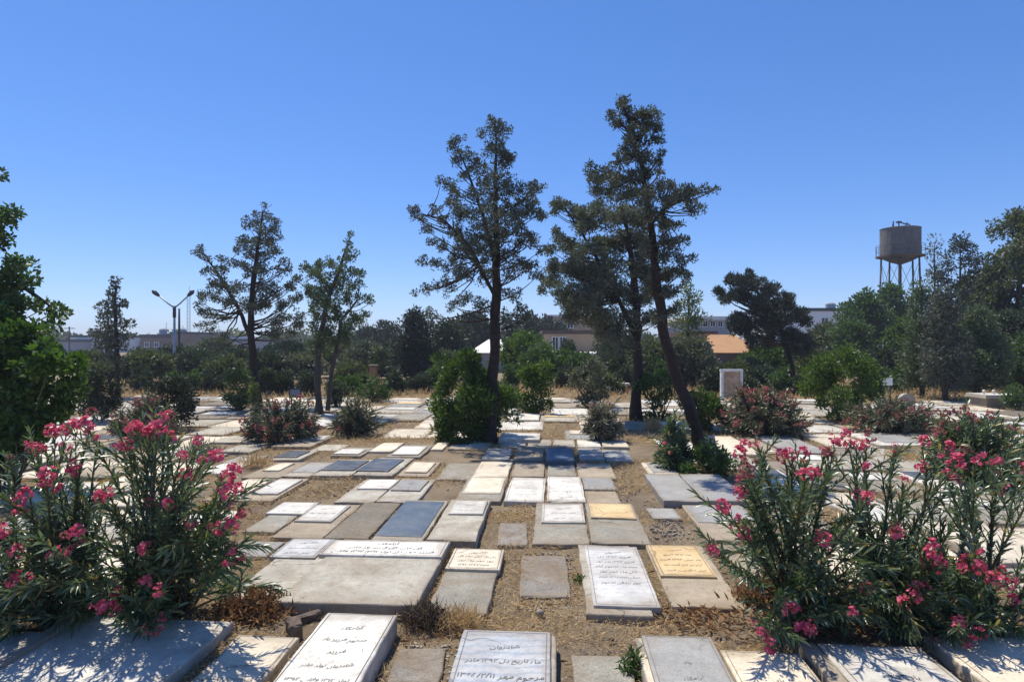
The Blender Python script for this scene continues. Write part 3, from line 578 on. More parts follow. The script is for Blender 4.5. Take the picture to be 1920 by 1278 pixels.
def inscription(u, v, w, l, z, lines, parent, mat='engraving', fill=.78, top=.08, bottom=.1, texts=None, tilt=(0, 0, 0, 0)):
    mb = MB(); pitch = l*(1-top-bottom)/lines
    for i in range(lines):
        y = l*(1-top)-pitch*(i+.78); size = min(pitch*.66, w*.105); s = size*rnd(.85, 1.1)
        if texts and i < len(texts): ws = list(texts[i])
        elif i == 0: ws = [random.choice(WORDS[:2])]
        else:
            ws = []; tot = 0; lim = w*fill*rnd(.65, 1)
            while tot < lim and len(ws) < 6:
                q = random.choice(WORDS[2:]); ww = word_geo(q)[2]*s
                if tot+ww > w*fill*1.02 and ws: break
                ws.append(q); tot += ww+s*.3
        ln = sum(word_geo(q)[2]*s for q in ws)+s*.3*(len(ws)-1); k = min(1, w*.9/max(ln, 1e-6)); s *= k; ln *= k
        x = ln/2
        for q in ws:
            Vg, Fg, wd = word_geo(q); x -= wd*s
            sl = rnd(.10, .24) if q[0] not in DIG else 0.0; lift = rnd(-.06, .1)
            pts = [UU*(u+x+a*s+b*s*.12)+VV*(v+y+(b*1.05+sl*(a-wd*.5)+lift+.05*math.sin(a*5))*s)+np.array([0, 0, z]) for a, b in Vg]; mb.add(pts, Fg); x -= s*.3
    if lines >= 3 and l > .22:
        i0 = min(w, l)*.045; tk = .0035
        for x0, x1, y0, y1 in ((-w/2+i0, w/2-i0, i0, i0+tk), (-w/2+i0, w/2-i0, l-i0-tk, l-i0), (-w/2+i0, -w/2+i0+tk, i0+tk+.001, l-i0-tk-.001), (w/2-i0-tk, w/2-i0, i0+tk+.001, l-i0-tk-.001)):
            mb.add([UU*(u+x)+VV*(v+y)+np.array([0, 0, z]) for x, y in ((x0, y0), (x1, y0), (x1, y1), (x0, y1))], [(0, 1, 2, 3)])
    tx, ty, tu, tv = tilt
    mb.V = [(x, y, q+(x*UU[0]+y*UU[1]-tu)*tx+(x*VV[0]+y*VV[1]-tv)*ty) for x, y, q in mb.V]
    return mb.part('lettering', mat, parent)

TOPS = []; GRAVES = []                                         # (u0,u1,v0,v1) footprints, for what must not grow through them
def foot(u, v, w, l, m=0.0): GRAVES.append((u-w/2-m, u+w/2+m, v-m, v+l+m))
GG = 'flat gravestones of the cemetery'
def grave(label, r, z, mat, plate=None, lines=0, textmat='engraving', z0=-.08, bev=.009, texts=None, skew=None, platemat=None, plines=0, pdz=.03, mainpart='slab', fill=.78, top=.08, bottom=.1):
    u, v, w, l = r; skew = rnd(-.006, .006) if skew is None else skew; tilt = (rnd(-.011, .011), rnd(-.009, .009), u, v+l/2); foot(*r); TOPS.append((z, plate, tilt))
    c = UU*u+VV*(v+l/2); root = thing('gravestone', label, 'gravestone', (c[0], c[1], 0), GG)
    V, Fc = slab_geo(u, v, w, l, z0, z, bev, skew, tilt=tilt); s = part(mainpart, V, Fc, mat, root)
    if lines: inscription(u, v, w, l, z+.0025, lines, s, textmat, fill, top, bottom, texts, tilt)
    if plate:
        pu, pv, pw, pl = plate; V, Fc = slab_geo(pu, pv, pw, pl, z-.02, z+pdz, .005, skew, .002, tilt); p = part('name_plate', V, Fc, platemat, root)
        if plines: inscription(pu, pv, pw, pl, z+pdz+.0025, plines, p, textmat, fill, top, bottom, texts, tilt)
    return root
def gp(label, xl, xr, yn, yf, z, mat, plate=None, platemat='white_marble', plines=0, pdz=.03, **kw):
    z = max(.014, z*.45) if z < .105 else z*.62; pdz *= .62
    pr = rect_px(*plate, z+pdz) if plate else None
    return grave(label, rect_px(xl, xr, yn, yf, z), z, mat, pr, platemat=platemat, plines=plines, pdz=pdz, **kw)
# front row (their near ends lie outside the picture)
grave('shaded grey slab in the bottom left corner under the large flowering bush', rect_far(-190, 112, 1178, 1.35, .1), .1, 'grey_stone')
grave('widest white slab dappled by shade under the large flowering bush, bottom left', rect_far(125, 443, 1157, 1.35, .065), .065, 'white_marble')
grave('narrow low cream slab between the dappled wide slab and the white inscribed slab', rect_far(447, 562, 1192, 1.2, .05), .05, 'cream_stone', lines=6, textmat='engraving_worn', top=.2)
grave('thick white marble slab with eight lines of dark writing, right of the broken brown bricks', rect_far(614, 747, 1150, 1.35, .11), .11, 'white_marble', lines=8, texts=[['آرامگاه'], ['مرحوم', 'فرزند', 'یاد'], ['فرزند'], ['شادروان', 'تولد', 'مادر'], ['تولد', '۱۳۱۲', 'وفات', '۱۳۹۲'], ['تاریخ', '۱۳۴۳/۷/۸', 'درگذشت'], ['تاریخ', '۱۳۶۵/۲/۱۱'], ['یاد']])
grave('cracked brown-grey slab sunk in straw left of the thick blue veined slab', rect_far(752, 842, 1214, .36, .025), .025, 'broken_concrete', skew=.06)
r = rect_far(868, 1043, 1182, 1.15, .1)
grave('thick blue veined marble slab on a pale base, nearest in the centre', r, .08, 'pale_concrete', (r[0]-.012, r[1]+.03, r[2]-.035, r[3]-.035), platemat='blue_marble', plines=6, pdz=.02, textmat='engraving_worn', fill=.9)
grave('flat bare concrete slab flush with the soil left of the grey calligraphy slab', rect_far(1073, 1182, 1226, .8, .02), .02, 'grey_concrete', skew=.02)
r = rect_far(1190, 1334, 1190, 1.2, .1)
hg = grave('smooth grey slab carved with large flowing calligraphy, on a cream base', r, .085, 'cream_stone', (r[0]+.012, r[1], r[2]-.05, r[3]-.02), platemat='grey_stone', pdz=.025, plines=4, textmat='engraving_worn', texts=[['یاد'], ['آرامگاه'], ['مادر'], ['شادروان']], fill=.95, top=.16, bottom=.3)
grave('low cream slab with one fine line of writing, right of the grey calligraphy slab', rect_far(1352, 1497, 1221, 1.15, .05), .05, 'cream_stone', lines=5, top=.16, texts=[['یاد'], ['آرامگاه', 'شادروان', 'مرحوم', 'فرزند'], ['تولد', '۱۳۱۲'], ['وفات', '۱۳۹۲'], ['یاد']], textmat='engraving_worn')
grave('narrow bare grey kerb slab wedged between two inscribed cream and white slabs', rect_far(1499, 1530, 1203, 1.2, .075), .075, 'tan_concrete')
grave('white slab with bold dark dates, partly shaded by the large open-branched bush', rect_far(1536, 1722, 1207, 1.25, .08), .08, 'white_marble', lines=6, texts=[['یاد', '۱۳۹۲'], ['فرزند', 'مرحوم', 'شادروان', '۱۳۶۵/۲/۱۱'], ['تولد', '۱۳۱۲', 'وفات', '۱۳۹۲'], ['مادر']], top=.2, fill=.9)
grave('stained cream slab in the bottom right corner under the large open-branched bush', rect_far(1736, 1935, 1192, 1.25, .07), .07, 'cream_stone', lines=4, top=.4, textmat='engraving_worn')
# second row
gp('pale concrete slab with a grey inscribed plate beside the large flowering bush', 418, 536, 1122, 1010, .06, 'pale_concrete', (503, 591, 1043, 1009), 'veined_marble', 3)
gp('double width concrete slab headed by one long white inscribed strip', 513, 783, 1131, 1011, .12, 'pale_concrete', (594, 829, 1040, 1013), 'white_marble', 3, fill=.9)
gp('grey slab with an inscribed cream plate, right of the double width slab', 798, 914, 1147, 1029, .08, 'grey_concrete', (834, 937, 1066, 1028), 'cream_stone', 4, pdz=.035)
gp('broken concrete cover sunk in bare soil left of the tall white veined slab', 970, 1068, 1118, 1040, .012, 'broken_concrete', skew=.03)
gp('tall white veined marble slab with seven lines of writing on a cracked concrete base', 1100, 1226, 1152, 1021, .09, 'pale_concrete', (1113, 1239, 1136, 1023), 'veined_marble', 7, textmat='engraving_worn', bottom=.3)
gp('tan slab headed by the larger yellow plate with writing', 1262, 1398, 1138, 1021, .05, 'tan_concrete', (1240, 1344, 1079, 1021), 'yellow_travertine', 5)
gp('pale pinkish slab half hidden behind the left twigs of the large open-branched bush', 1400, 1545, 1100, 1022, .05, 'tan_concrete')
gp('small bluish concrete slab beyond the grey inscribed plate, right of the large flowering bush', 405, 500, 1041, 1014, .03, 'grey_stone')
# third row
gp('grey slab headed by a blank white plate, leftmost of its row beside the flowering bush', 453, 514, 996, 941, .05, 'grey_concrete', (497, 569, 962, 941), 'white_marble', 2, textmat='engraving_worn')
gp('tan slab headed by a white plate, between a grey slab and the rough dark slab', 505, 605, 1007, 945, .05, 'tan_concrete', (550, 621, 976, 946), 'white_marble', 3, textmat='engraving_worn')
gp('rough dark weathered slab without a plate, left of the slate blue slab', 606, 690, 1008, 942, .06, 'weathered_stone')
gp('slate blue slab set in a pale frame', 694, 793, 1011, 938, .09, 'pale_concrete', (701, 791, 1003, 940), 'slate_blue', 0, pdz=.012)
gp('beige slab with a thick white plate on it, right of the slate blue slab', 798, 891, 1011, 937, .11, 'pale_concrete', (840, 905, 962, 938), 'white_marble', 2, textmat='engraving_worn')
gp('crumbled concrete remains in the soil hollow right of the beige slab', 928, 986, 1020, 980, .012, 'broken_concrete', skew=.05)
gp('grey slab headed by a white plate, left half of the pair with the yellow plate', 998, 1106, 1018, 943, .07, 'grey_concrete', (1015, 1098, 978, 945), 'white_marble', 3, textmat='engraving_worn')
gp('grey slab headed by the smaller yellow plate, right half of a pair', 1110, 1221, 1018, 942, .07, 'grey_concrete', (1109, 1194, 970, 943), 'yellow_travertine', 0)
gp('small loose grey slab lying in rubble right of the smaller yellow plate', 1224, 1278, 971, 952, .035, 'grey_stone', skew=.04)
gp('wide tan slab with a smooth grey head, left of the large open-branched bush', 1330, 1462, 1013, 945, .06, 'tan_concrete', (1310, 1425, 979, 947), 'grey_stone', 0, pdz=.012)
# fourth row
gp('tan slab with a cream plate, half covered by pink flowers', 378, 442, 937, 897, .05, 'tan_concrete', (402, 456, 926, 899), 'cream_stone', 0)
gp('tan slab with a white plate, just right of the pink flowers', 444, 510, 937, 897, .06, 'tan_concrete', (471, 521, 924, 898), 'white_marble', 0)
gp('pale slab with a white plate, left half of the pair beyond the weathered slab', 625, 702, 941, 897, .06, 'pale_concrete', (669, 730, 915, 898), 'white_marble', 2, textmat='engraving_worn')
gp('pale slab with a grey plate, right half of the pair left of the straw patch', 704, 780, 941, 897, .06, 'pale_concrete', (732, 787, 918, 898), 'grey_stone', 2, textmat='engraving_worn')
gp('bright cream slab with a grey foot, left of the pair of white slabs', 851, 938, 939, 893, .07, 'grey_concrete', (866, 938, 924, 894), 'cream_stone', 0, pdz=.015)
gp('white slab with worn writing, left one of the pair of white slabs', 945, 1020, 940, 894, .09, 'white_marble', lines=3, textmat='engraving_worn', bottom=.2)
gp('white slab with worn writing, right one of the pair of white slabs in the centre', 1025, 1098, 939, 893, .09, 'white_marble', lines=4, textmat='engraving_worn')
gp('short grey slab right of the pair of white slabs, upper of two', 1096, 1156, 917, 893, .06, 'grey_stone')
gp('short tan-grey slab behind the smaller yellow plate, lower of two', 1101, 1165, 944, 920, .06, 'tan_concrete')
gp('grey slab lying in the shade of the leaning tree, left of two joined slabs', 1243, 1319, 938, 888, .11, 'grey_stone')
gp('grey slab lying in the shade of the leaning tree, right of two joined slabs', 1321, 1410, 938, 888, .11, 'grey_stone')
gp('cream edged grey slab at the foot of the bright green young oleander', 1217, 1274, 888, 866, .08, 'cream_stone', (1224, 1268, 885, 867), 'grey_stone', 0, pdz=.01)
# fifth row
gp('tan slab with a cream plate, leftmost slab of the row of dark plates', 450, 524, 895, 866, .05, 'tan_concrete', (492, 523, 881, 867), 'cream_stone', 0)
gp('bluish grey slab left of the smaller dark plate', 527, 580, 893, 866, .06, 'pale_concrete', (544, 592, 885, 868), 'grey_stone', 0, pdz=.012)
gp('pale slab carrying the smaller dark granite plate', 583, 658, 891, 861, .08, 'pale_concrete', (600, 664, 880, 862), 'dark_granite', 0)
gp('pale slab carrying the larger dark granite plate, right of the smaller one', 661, 736, 891, 857, .1, 'pale_concrete', (667, 729, 882, 859), 'dark_granite', 2, textmat='engraving_worn')
gp('tan slab with a cream plate, right of the larger dark granite plate', 742, 803, 892, 865, .05, 'tan_concrete', (757, 800, 884, 866), 'cream_stone', 0)
gp('plain grey slab between the tan slab with a cream plate and the bright cream slab', 816, 884, 898, 868, .05, 'grey_concrete')
gp('blank cream-white slab before the shaded slabs, far end of the bright cream slab', 884, 951, 894, 864, .07, 'cream_stone')
gp('tan slab half in tree shade behind the middle white slab', 958, 1020, 893, 866, .06, 'tan_concrete')
gp('grey slab behind the right white slab, at the edge of the tree shade', 1026, 1081, 892, 871, .06, 'grey_concrete')
gp('pinkish grey slab with a cream right edge, behind the two short grey slabs', 1085, 1156, 895, 869, .07, 'tan_concrete')
# sixth row
gp('slab with a dark plate alone beyond the straw, below the round sparse oleander', 505, 560, 862, 843, .06, 'pale_concrete', (513, 556, 856, 844), 'dark_granite', 0)
gp('slab with a bright white plate beyond the larger dark granite plate', 618, 676, 854, 838, .05, 'grey_concrete', (624, 672, 850, 841), 'white_marble', 0)
gp('slab with a bright white plate left of the dirt patch below the largest green shrub', 722, 788, 856, 834, .07, 'grey_concrete', (733, 784, 851, 836), 'white_marble', 0)
gp('grey slab with a cream edge between two slabs with bright white plates', 690, 734, 846, 829, .05, 'cream_stone')
gp('grey slab in tree shade right of the dirt patch, leftmost of the shaded row', 901, 954, 861, 840, .07, 'grey_stone')
gp('tan slab in tree shade beside the dark blue slab', 962, 1018, 862, 839, .05, 'tan_concrete')
gp('raised dark blue slab in tree shade, middle of the shaded row', 1023, 1077, 863, 839, .13, 'slate_blue')
gp('grey slab in tree shade just right of the dark blue slab', 1087, 1135, 862, 839, .07, 'grey_stone')
gp('grey slab in tree shade at the right end of the shaded row', 1138, 1189, 864, 843, .07, 'grey_stone')
for xl, xr, t in ((936, 984, 'first from the left'), (988, 1034, 'second from the left'), (1038, 1079, 'third from the left'), (1084, 1128, 'fourth from the left'), (1131, 1180, 'fifth and rightmost')):
    gp('sunlit pale slab at the far edge of the shaded row, '+t, xl, xr, 837, 824, .06, random.choice(['white_marble', 'pale_concrete', 'cream_stone']))
gp('small pale slab next to the largest green shrub, left of its foot', 806, 829, 842, 829, .05, 'cream_stone')
gp('raised white slab close behind the foot of the tall straight conifer', 935, 1012, 823, 811, .14, 'white_marble')
# left field, right field
gp('long pale slab under the dry grass left of the round sparse oleander', 408, 470, 847, 827, .05, 'pale_concrete')
gp('pale slab behind the single pink sprig, left of the round sparse oleander', 392, 462, 829, 816, .06, 'pale_concrete')
gp('grey slab beside the yellow weeds left of the slab with a lone dark plate', 415, 470, 867, 853, .05, 'grey_stone')
gp('white slab right behind the upper pink flowers of the large left bush', 366, 424, 887, 867, .05, 'white_marble')
gp('cream slab right of the grey leaning slab', 1352, 1434, 851, 817, .07, 'cream_stone')
gp('broad grey slab behind the large open-branched oleander, right of the cream slab', 1478, 1560, 848, 816, .07, 'grey_stone')
gp('pale tan slab between the cream slab and the broad grey slab', 1440, 1474, 850, 818, .05, 'tan_concrete')
gp('cream slab below the long low oleander with rusty heads', 1560, 1648, 838, 813, .07, 'cream_stone')
gp('bluish white slab below the right end of the long low oleander', 1652, 1742, 834, 812, .09, 'white_marble', (1662, 1738, 829, 814), 'grey_stone', 0, pdz=.012)

# bare patches of ground left free, and the places of the bushes
BARE = []
for xl, xr, yn, yf in ((545, 680, 937, 897), (790, 850, 940, 905), (1165, 1225, 944, 868), (800, 895, 866, 845), (1225, 1320, 1016, 947), (925, 1000, 1028, 945), (955, 1095, 1180, 1026), (1180, 1240, 864, 822), (440, 1400, 1190, 1146), (540, 700, 1185, 1135), (1400, 1500, 1180, 1110)):
    u, v, w, l = rect_px(xl, xr, yn, yf, 0); BARE.append((u-w/2, u+w/2, v, v+l))
HAND_MAX = {}
PLANTS = [(OL[0], OL[1], .75), (OL[0]-.6, OL[1], .6), (ORr[0], ORr[1], .8), (ORr[0]+.6, ORr[1], .6)]
for o in list(col.objects):
    if o.parent is None and o.get('category') in ('shrub', 'oleander', 'tree') and o.location.y > 5.5: PLANTS.append((o.location.x, o.location.y, .3))
def hits(rc, m=.03):
    return any(rc[0] < g[1]-m and rc[1] > g[0]+m and rc[2] < g[3]-m and rc[3] > g[2]+m for g in GRAVES+BARE)
LAND = [(60, 7.6, 'the leafy bush at the left edge'), (215, 4.2, 'the large pink oleander'), (190, 13.7, 'the dark low shrub'), (220, 19.8, 'the small slim conifer'), (270, 11, 'the dull oleander'), (330, 12.6, 'the almost black shrub'), (447, 16, 'the narrow green shrub'), (528, 11.1, 'the round sparse oleander'), (483, 17, 'the two stemmed conifer'), (598, 15.3, 'the mid green conifer'), (668, 11.9, 'the smaller greyish oleander'), (788, 20, 'the clipped round bush'), (885, 11.2, 'the largest green shrub'), (1005, 15.3, 'the yellow topped shrub'), (1105, 17, 'the small dusty shrub'), (1130, 11.2, 'the pale silvery oleander'), (1193, 14.1, 'the grey conifer trunk'), (1265, 8.6, 'the young green oleander'), (1320, 12.3, 'the yellow-green shrub'), (1430, 11.9, 'the wide dense oleander'), (1578, 13.9, 'the wide green shrub'), (1675, 12.3, 'the long low oleander'), (1640, 4.3, 'the large open-branched oleander'), (1850, 7.9, 'the tall dull red oleander'), (1760, 17, 'the dark cypress columns'), (1865, 17.5, 'the raised white tomb')]
LANDW = [((x-CX)/F*Y, Y, n) for x, Y, n in LAND]
NAMES = {'white_marble': 'white marble', 'pale_concrete': 'pale concrete', 'cream_stone': 'cream stone', 'grey_concrete': 'grey concrete', 'grey_stone': 'smooth grey', 'tan_concrete': 'tan concrete', 'weathered_stone': 'dark weathered', 'dark_granite': 'dark granite', 'yellow_travertine': 'yellow stone'}
SHORT = {'white_marble': 'white', 'pale_concrete': 'pale', 'cream_stone': 'cream', 'grey_concrete': 'rough grey', 'grey_stone': 'smooth grey', 'tan_concrete': 'tan', 'weathered_stone': 'dark', 'broken_concrete': 'crumbling', 'dark_granite': 'black', 'yellow_travertine': 'yellow'}
USED = {}
def far_label(c, mat, pm, w):
    best = sorted(LANDW, key=lambda q: math.hypot((q[0]-c[0])*1.6, q[1]-c[1]))
    for bq in best[:4]:
        dx, dy = c[0]-bq[0], c[1]-bq[1]; rr = (c[0]/c[1]-bq[0]/bq[1])*bq[1]
        depth = 'just in front of' if -1.4 < dy < -.2 else 'in front of' if dy <= -1.4 else 'just behind' if .2 < dy < 1.4 else 'behind' if dy >= 1.4 else 'beside'
        side = '' if abs(rr) < .2 else ', a bit ' if abs(rr) < .7 else ', ' if abs(rr) < 1.4 else ', far '
        if side: side += 'right' if rr > 0 else 'left'
        lab = f"{SHORT[mat]} slab{' with '+SHORT[pm]+' plate' if pm else ''} {depth} {bq[2]}{side}"
        if len(lab.split()) > 16: lab = lab.replace('just ', '').replace('a bit ', '')
        if len(lab.split()) > 16: lab = lab.rsplit(',', 1)[0] if lab.rsplit(',', 1)[1] in (' right', ' left', ' far right', ' far left') else lab
        if lab not in USED and len(lab.split()) <= 16: break
    else: bq = best[0]
    USED[lab] = 1; return lab
rs2 = random.Random(3); nfill = 0
v = 1.55
while v < 19.2:
    pitch = rs2.uniform(1.12, 1.3) if v < 12 else rs2.uniform(1.2, 1.45)
    u = -.84*v-2.2+rs2.random()*.5
    while u < .9*v+1.5:
        w = rs2.uniform(.52, .68) if v < 11 else rs2.uniform(.7, 1.0); l = pitch*rs2.uniform(.9, .985); rc = (u, u+w, v, v+l); c = UU*(u+w/2)+VV*(v+l/2)
        u += w+rs2.choice((.01, .012, .02, .03, .08))
        lim = .82*(v+l)+.1
        if abs(c[0])-w/2 > lim or hits(rc): continue
        if any((c[0]-x)**2+(c[1]-y)**2 < q*q for x, y, q in PLANTS): continue
        if rs2.random() < (.12 if v < 12 else .13) or (v > 15.5 and c[0] < -.42*v and rs2.random() < .5): continue
        if v < 2.4: continue
        z = rs2.choice((.012, .018, .025, .03, .05)); mat = rs2.choices(['white_marble', 'pale_concrete', 'cream_stone', 'grey_concrete', 'grey_stone', 'tan_concrete', 'weathered_stone'], [6, 8, 5, 5, 3, 4, 1.5])[0]
        pm = rs2.choices([None, 'white_marble', 'cream_stone', 'dark_granite', 'yellow_travertine'], [6, 4, 2, 1, .4])[0]
        if pm == mat: pm = None
        uc = (rc[0]+rc[1])/2; pl = (uc, v+l*.52, w*rs2.uniform(.72, .9), l*rs2.uniform(.36, .44)) if pm else None
        grave(far_label(c, mat, pm, w), (uc, v, w, l), z, mat, pl, platemat=pm, pdz=.014, bev=.01); nfill += 1
    v += pitch
for Yv in np.arange(4.2, 13, .14):
    for Xu in np.arange(-.8*Yv, .86*Yv, .17):
        for w, l in ((.62, 1.1), (.5, .85), (.45, .6)):
            rc = (Xu, Xu+w, Yv, Yv+l); c = UU*(Xu+w/2)+VV*(Yv+l/2)
            if len(GRAVES) > 288 or hits(rc, .0) or any((c[0]-x)**2+(c[1]-y)**2 < (q+.1)**2 for x, y, q in PLANTS): continue
            mat = rs2.choice(['pale_concrete', 'tan_concrete', 'grey_concrete', 'cream_stone', 'pale_concrete', 'broken_concrete'])
            grave(far_label(c, mat, None, w), (Xu+w/2, Yv, w, l), rs2.choice((.008, .012, .02)), mat, bev=.01); nfill += 1
            break
print('filled graves', nfill, 'all', len(GRAVES))

# ------------------------------------------------------------------ ground
xs = np.unique(np.concatenate([np.linspace(-400, -30, 20), np.linspace(-30, -9, 43), np.linspace(-9, 9, 300), np.linspace(9, 30, 43), np.linspace(30, 400, 20)]))
ys = np.unique(np.concatenate([np.linspace(-30, 2, 20), np.linspace(2, 9, 180), np.linspace(9, 25, 120), np.linspace(25, 60, 40), np.linspace(60, 700, 24)]))
X, Yg = np.meshgrid(xs, ys)
Zg = (.012*np.sin(X*3.1+1.3*np.sin(Yg*2.2))+.01*np.sin(Yg*4.3+X*1.7)+.006*np.sin(X*11+Yg*7)+.005*np.sin(X*17-Yg*13))*.55-.012
Zg = np.where(Yg > 60, -.02, Zg)
ny, nx = X.shape; idx = np.arange(nx*ny).reshape(ny, nx)
Fg = np.stack([idx[:-1, :-1], idx[:-1, 1:], idx[1:, 1:], idx[1:, :-1]], -1).reshape(-1, 4)
g = link_mesh('ground', raw_mesh('ground', np.stack([X, Yg, Zg], -1).reshape(-1, 3), Fg, 'dry_soil', True)); tag(g, kind='structure')

GA = np.array(GRAVES)
def free_pts(n, y0, y1, m, pw=1.0, inside=False):
    yy = y0+(y1-y0)*RNG.random(n)**pw; xx = (RNG.random(n)*2-1)*(yy*.83+.4); P = np.stack([xx, yy, np.zeros(n)], 1)
    uu, vv = P@UU, P@VV; ok = np.ones(n, bool)
    for g0, g1, g2, g3 in GA: ok &= ~((uu > g0-m) & (uu < g1+m) & (vv > g2-m) & (vv < g3+m))
    return P[ok]
def patchy(P, s, thr):
    f = np.sin(P[:, 0]*s+2*np.sin(P[:, 1]*s*.7))+np.sin(P[:, 1]*s*1.3+1.5*np.sin(P[:, 0]*s*.9+1))
    return P[f > thr]
def straw(P, Lm, Wm, lay):
    n = len(P); D = RNG.normal(size=(n, 3)); D[:, 2] = np.abs(D[:, 2])*lay+.08
    P = P.copy(); P[:, 2] = RNG.random(n)*.012-.004
    return leaf_arrays(P, D, RNG.uniform(.5, 1.4, n)*Lm, RNG.uniform(.6, 1.3, n)*Wm)
def litter():                                        # straw blown onto the slabs, thicker along their edges
    out = []
    for (u0, u1, v0, v1), (z, pl, tl) in zip(GRAVES, TOPS):
        if v0 > 9 or v1 < 2.3: continue
        n = int((u1-u0)*(v1-v0)*230); t = RNG.random((n, 2)); e = RNG.random(n) < .6
        t = np.where((e & (RNG.random(n) < .5))[:, None], np.stack([np.round(t[:, 0])*.94+.03+RNG.normal(0, .03, n), t[:, 1]], 1), t); t = np.where((e & (RNG.random(n) < .5))[:, None], np.stack([t[:, 0], np.round(t[:, 1])*.95+.02+RNG.normal(0, .025, n)], 1), t)
        t = np.clip(t, .005, .995); uu, vv = u0+(u1-u0)*t[:, 0], v0+(v1-v0)*t[:, 1]; P = uu[:, None]*UU+vv[:, None]*VV; P[:, 2] = z+.005+(uu-tl[2])*tl[0]+(vv-tl[3])*tl[1]
        if pl:
            q = (np.abs(uu-pl[0]) < pl[2]/2+.03) & (vv > pl[1]-.03) & (vv < pl[1]+pl[3]+.03); P = P[~q]
        out.append(patchy(P, 6.0, .1))
    P = np.concatenate(out); n = len(P); D = RNG.normal(size=(n, 3)); D[:, 2] = 0.02
    return leaf_arrays(P, D, RNG.uniform(.015, .05, n), RNG.uniform(.002, .0045, n), np.tile([0, 0, 1.0], (n, 1)))
Vs, Fs, o = [], [], 0
V, Fc = litter(); Vs.append(V); Fs.append(Fc); o += len(V)
for P, Lm, Wm, lay in ((patchy(free_pts(90000, 2.4, 6.5, -.012, .8), 2.3, -.2), .055, .0045, .35), (free_pts(26000, 2.4, 6.5, -.01, .8), .045, .004, .2), (patchy(free_pts(90000, 6.2, 12, -.02), 1.9, -.1), .075, .007, .5), (free_pts(42000, 11, 20, -.02), .11, .012, .9), (free_pts(26000, 19, 27, 0), .22, .02, 1.6)):
    V, Fc = straw(P, Lm, Wm, lay); Vs.append(V); Fs.append(Fc+o); o += len(V)
s = link_mesh('dry_grass', raw_mesh('dry_grass', np.concatenate(Vs), np.concatenate(Fs), 'straw')); tag(s, 'straw coloured dry grass in the gaps between the slabs', 'dry grass', None, 'stuff')
# fallen leaves: on the soil and, fewer, on the stones under the bushes
Pl = [patchy(free_pts(5000, 2.5, 7, 0), 3.1, .5)]
for x, y, q in ((GP(470, 1150)[0], GP(470, 1150)[1], .28), (GP(1440, 1110)[0], GP(1440, 1110)[1], .3), (GP(1530, 1180)[0], GP(1530, 1180)[1], .3), (GP(1310, 1160)[0], GP(1310, 1160)[1], .3)):
    Pl.append(np.stack([RNG.normal(x, q*.6, 420), RNG.normal(y, q*.4, 420), RNG.random(420)*.03], 1))
Pl = np.concatenate(Pl); n = len(Pl); D = RNG.normal(size=(n, 3)); D[:, 2] *= .25
uu, vv = Pl@UU, Pl@VV; ok = np.ones(n, bool)
for g0, g1, g2, g3 in GA: ok &= ~((uu > g0) & (uu < g1) & (vv > g2) & (vv < g3))
V, Fc = leaf_arrays(Pl[ok]+np.array([0, 0, .008]), D[ok], RNG.uniform(.04, .09, ok.sum()), RNG.uniform(.008, .016, ok.sum()))
tag(link_mesh('fallen_leaves', raw_mesh('fallen_leaves', V, Fc, 'dead_leaf')), 'brown fallen leaves on the soil under the bushes', 'fallen leaves', None, 'stuff')
# pebbles and crumbs of stone
mb = MB(); Pp = patchy(free_pts(2600, 2.4, 8, .0), 2.7, -.6)
for p in Pp[:900]:
    r = rnd(.004, .014)*(1.8 if random.random() < .06 else 1); q = [np.array([rnd(.6, 1.2), 0, 0])]*0
    d = [np.array(a, float)*rnd(.65, 1.25)*r for a in ((1, 0, 0), (0, 1, 0), (-1, 0, 0), (0, -1, 0), (.1, 0, .8), (0, .1, -.8))]
    mb.add([p+k for k in d], [(0, 1, 4), (1, 2, 4), (2, 3, 4), (3, 0, 4), (1, 0, 5), (2, 1, 5), (3, 2, 5), (0, 3, 5)])
tag(link_mesh('gravel', raw_mesh('gravel', mb.V, mb.F, 'pebble')), 'pale grit and crumbs of stone lying on the bare soil', 'gravel', None, 'stuff')
mb = MB()
for (xl, xr, yn, yf), n, r0 in (((560, 670, 935, 899), 150, .017), ((930, 992, 1024, 960), 110, .015), ((1228, 1300, 1010, 975), 90, .016), ((970, 1085, 1145, 1035), 260, .014), ((1160, 1215, 940, 880), 80, .014), ((730, 850, 1275, 1205), 130, .014)):
    u, v, w_, l_ = rect_px(xl, xr, yn, yf, 0)
    for i in range(n):
        p = UU*(u+rnd(-.5, .5)*w_)+VV*(v+rnd(0, 1)*l_); r = r0*rnd(.3, 1.3); an = rnd(0, 6.28); hh = r*rnd(.12, .4); k = random.choice((4, 5, 6)); q = [rnd(.6, 1.2)*r for _ in range(k)]
        lo = [p+np.array([math.cos(an+6.283*j/k)*q[j], math.sin(an+6.283*j/k)*q[j], -.012]) for j in range(k)]; up = [x*1.0+np.array([0, 0, .012+hh*rnd(.6, 1)]) for x in lo]; up = [p*.25*np.array([1, 1, 0])+x*np.array([.75, .75, 1]) for x in up]
        mb.add(lo+up, [(j, (j+1) % k, k+(j+1) % k, k+j) for j in range(k)]+[tuple(range(k, 2*k))])
tag(link_mesh('rubble', raw_mesh('rubble', mb.V, mb.F, 'rubble_stone')), 'crumbled pale stone filling the bare hollows between slabs', 'rubble', None, 'stuff')
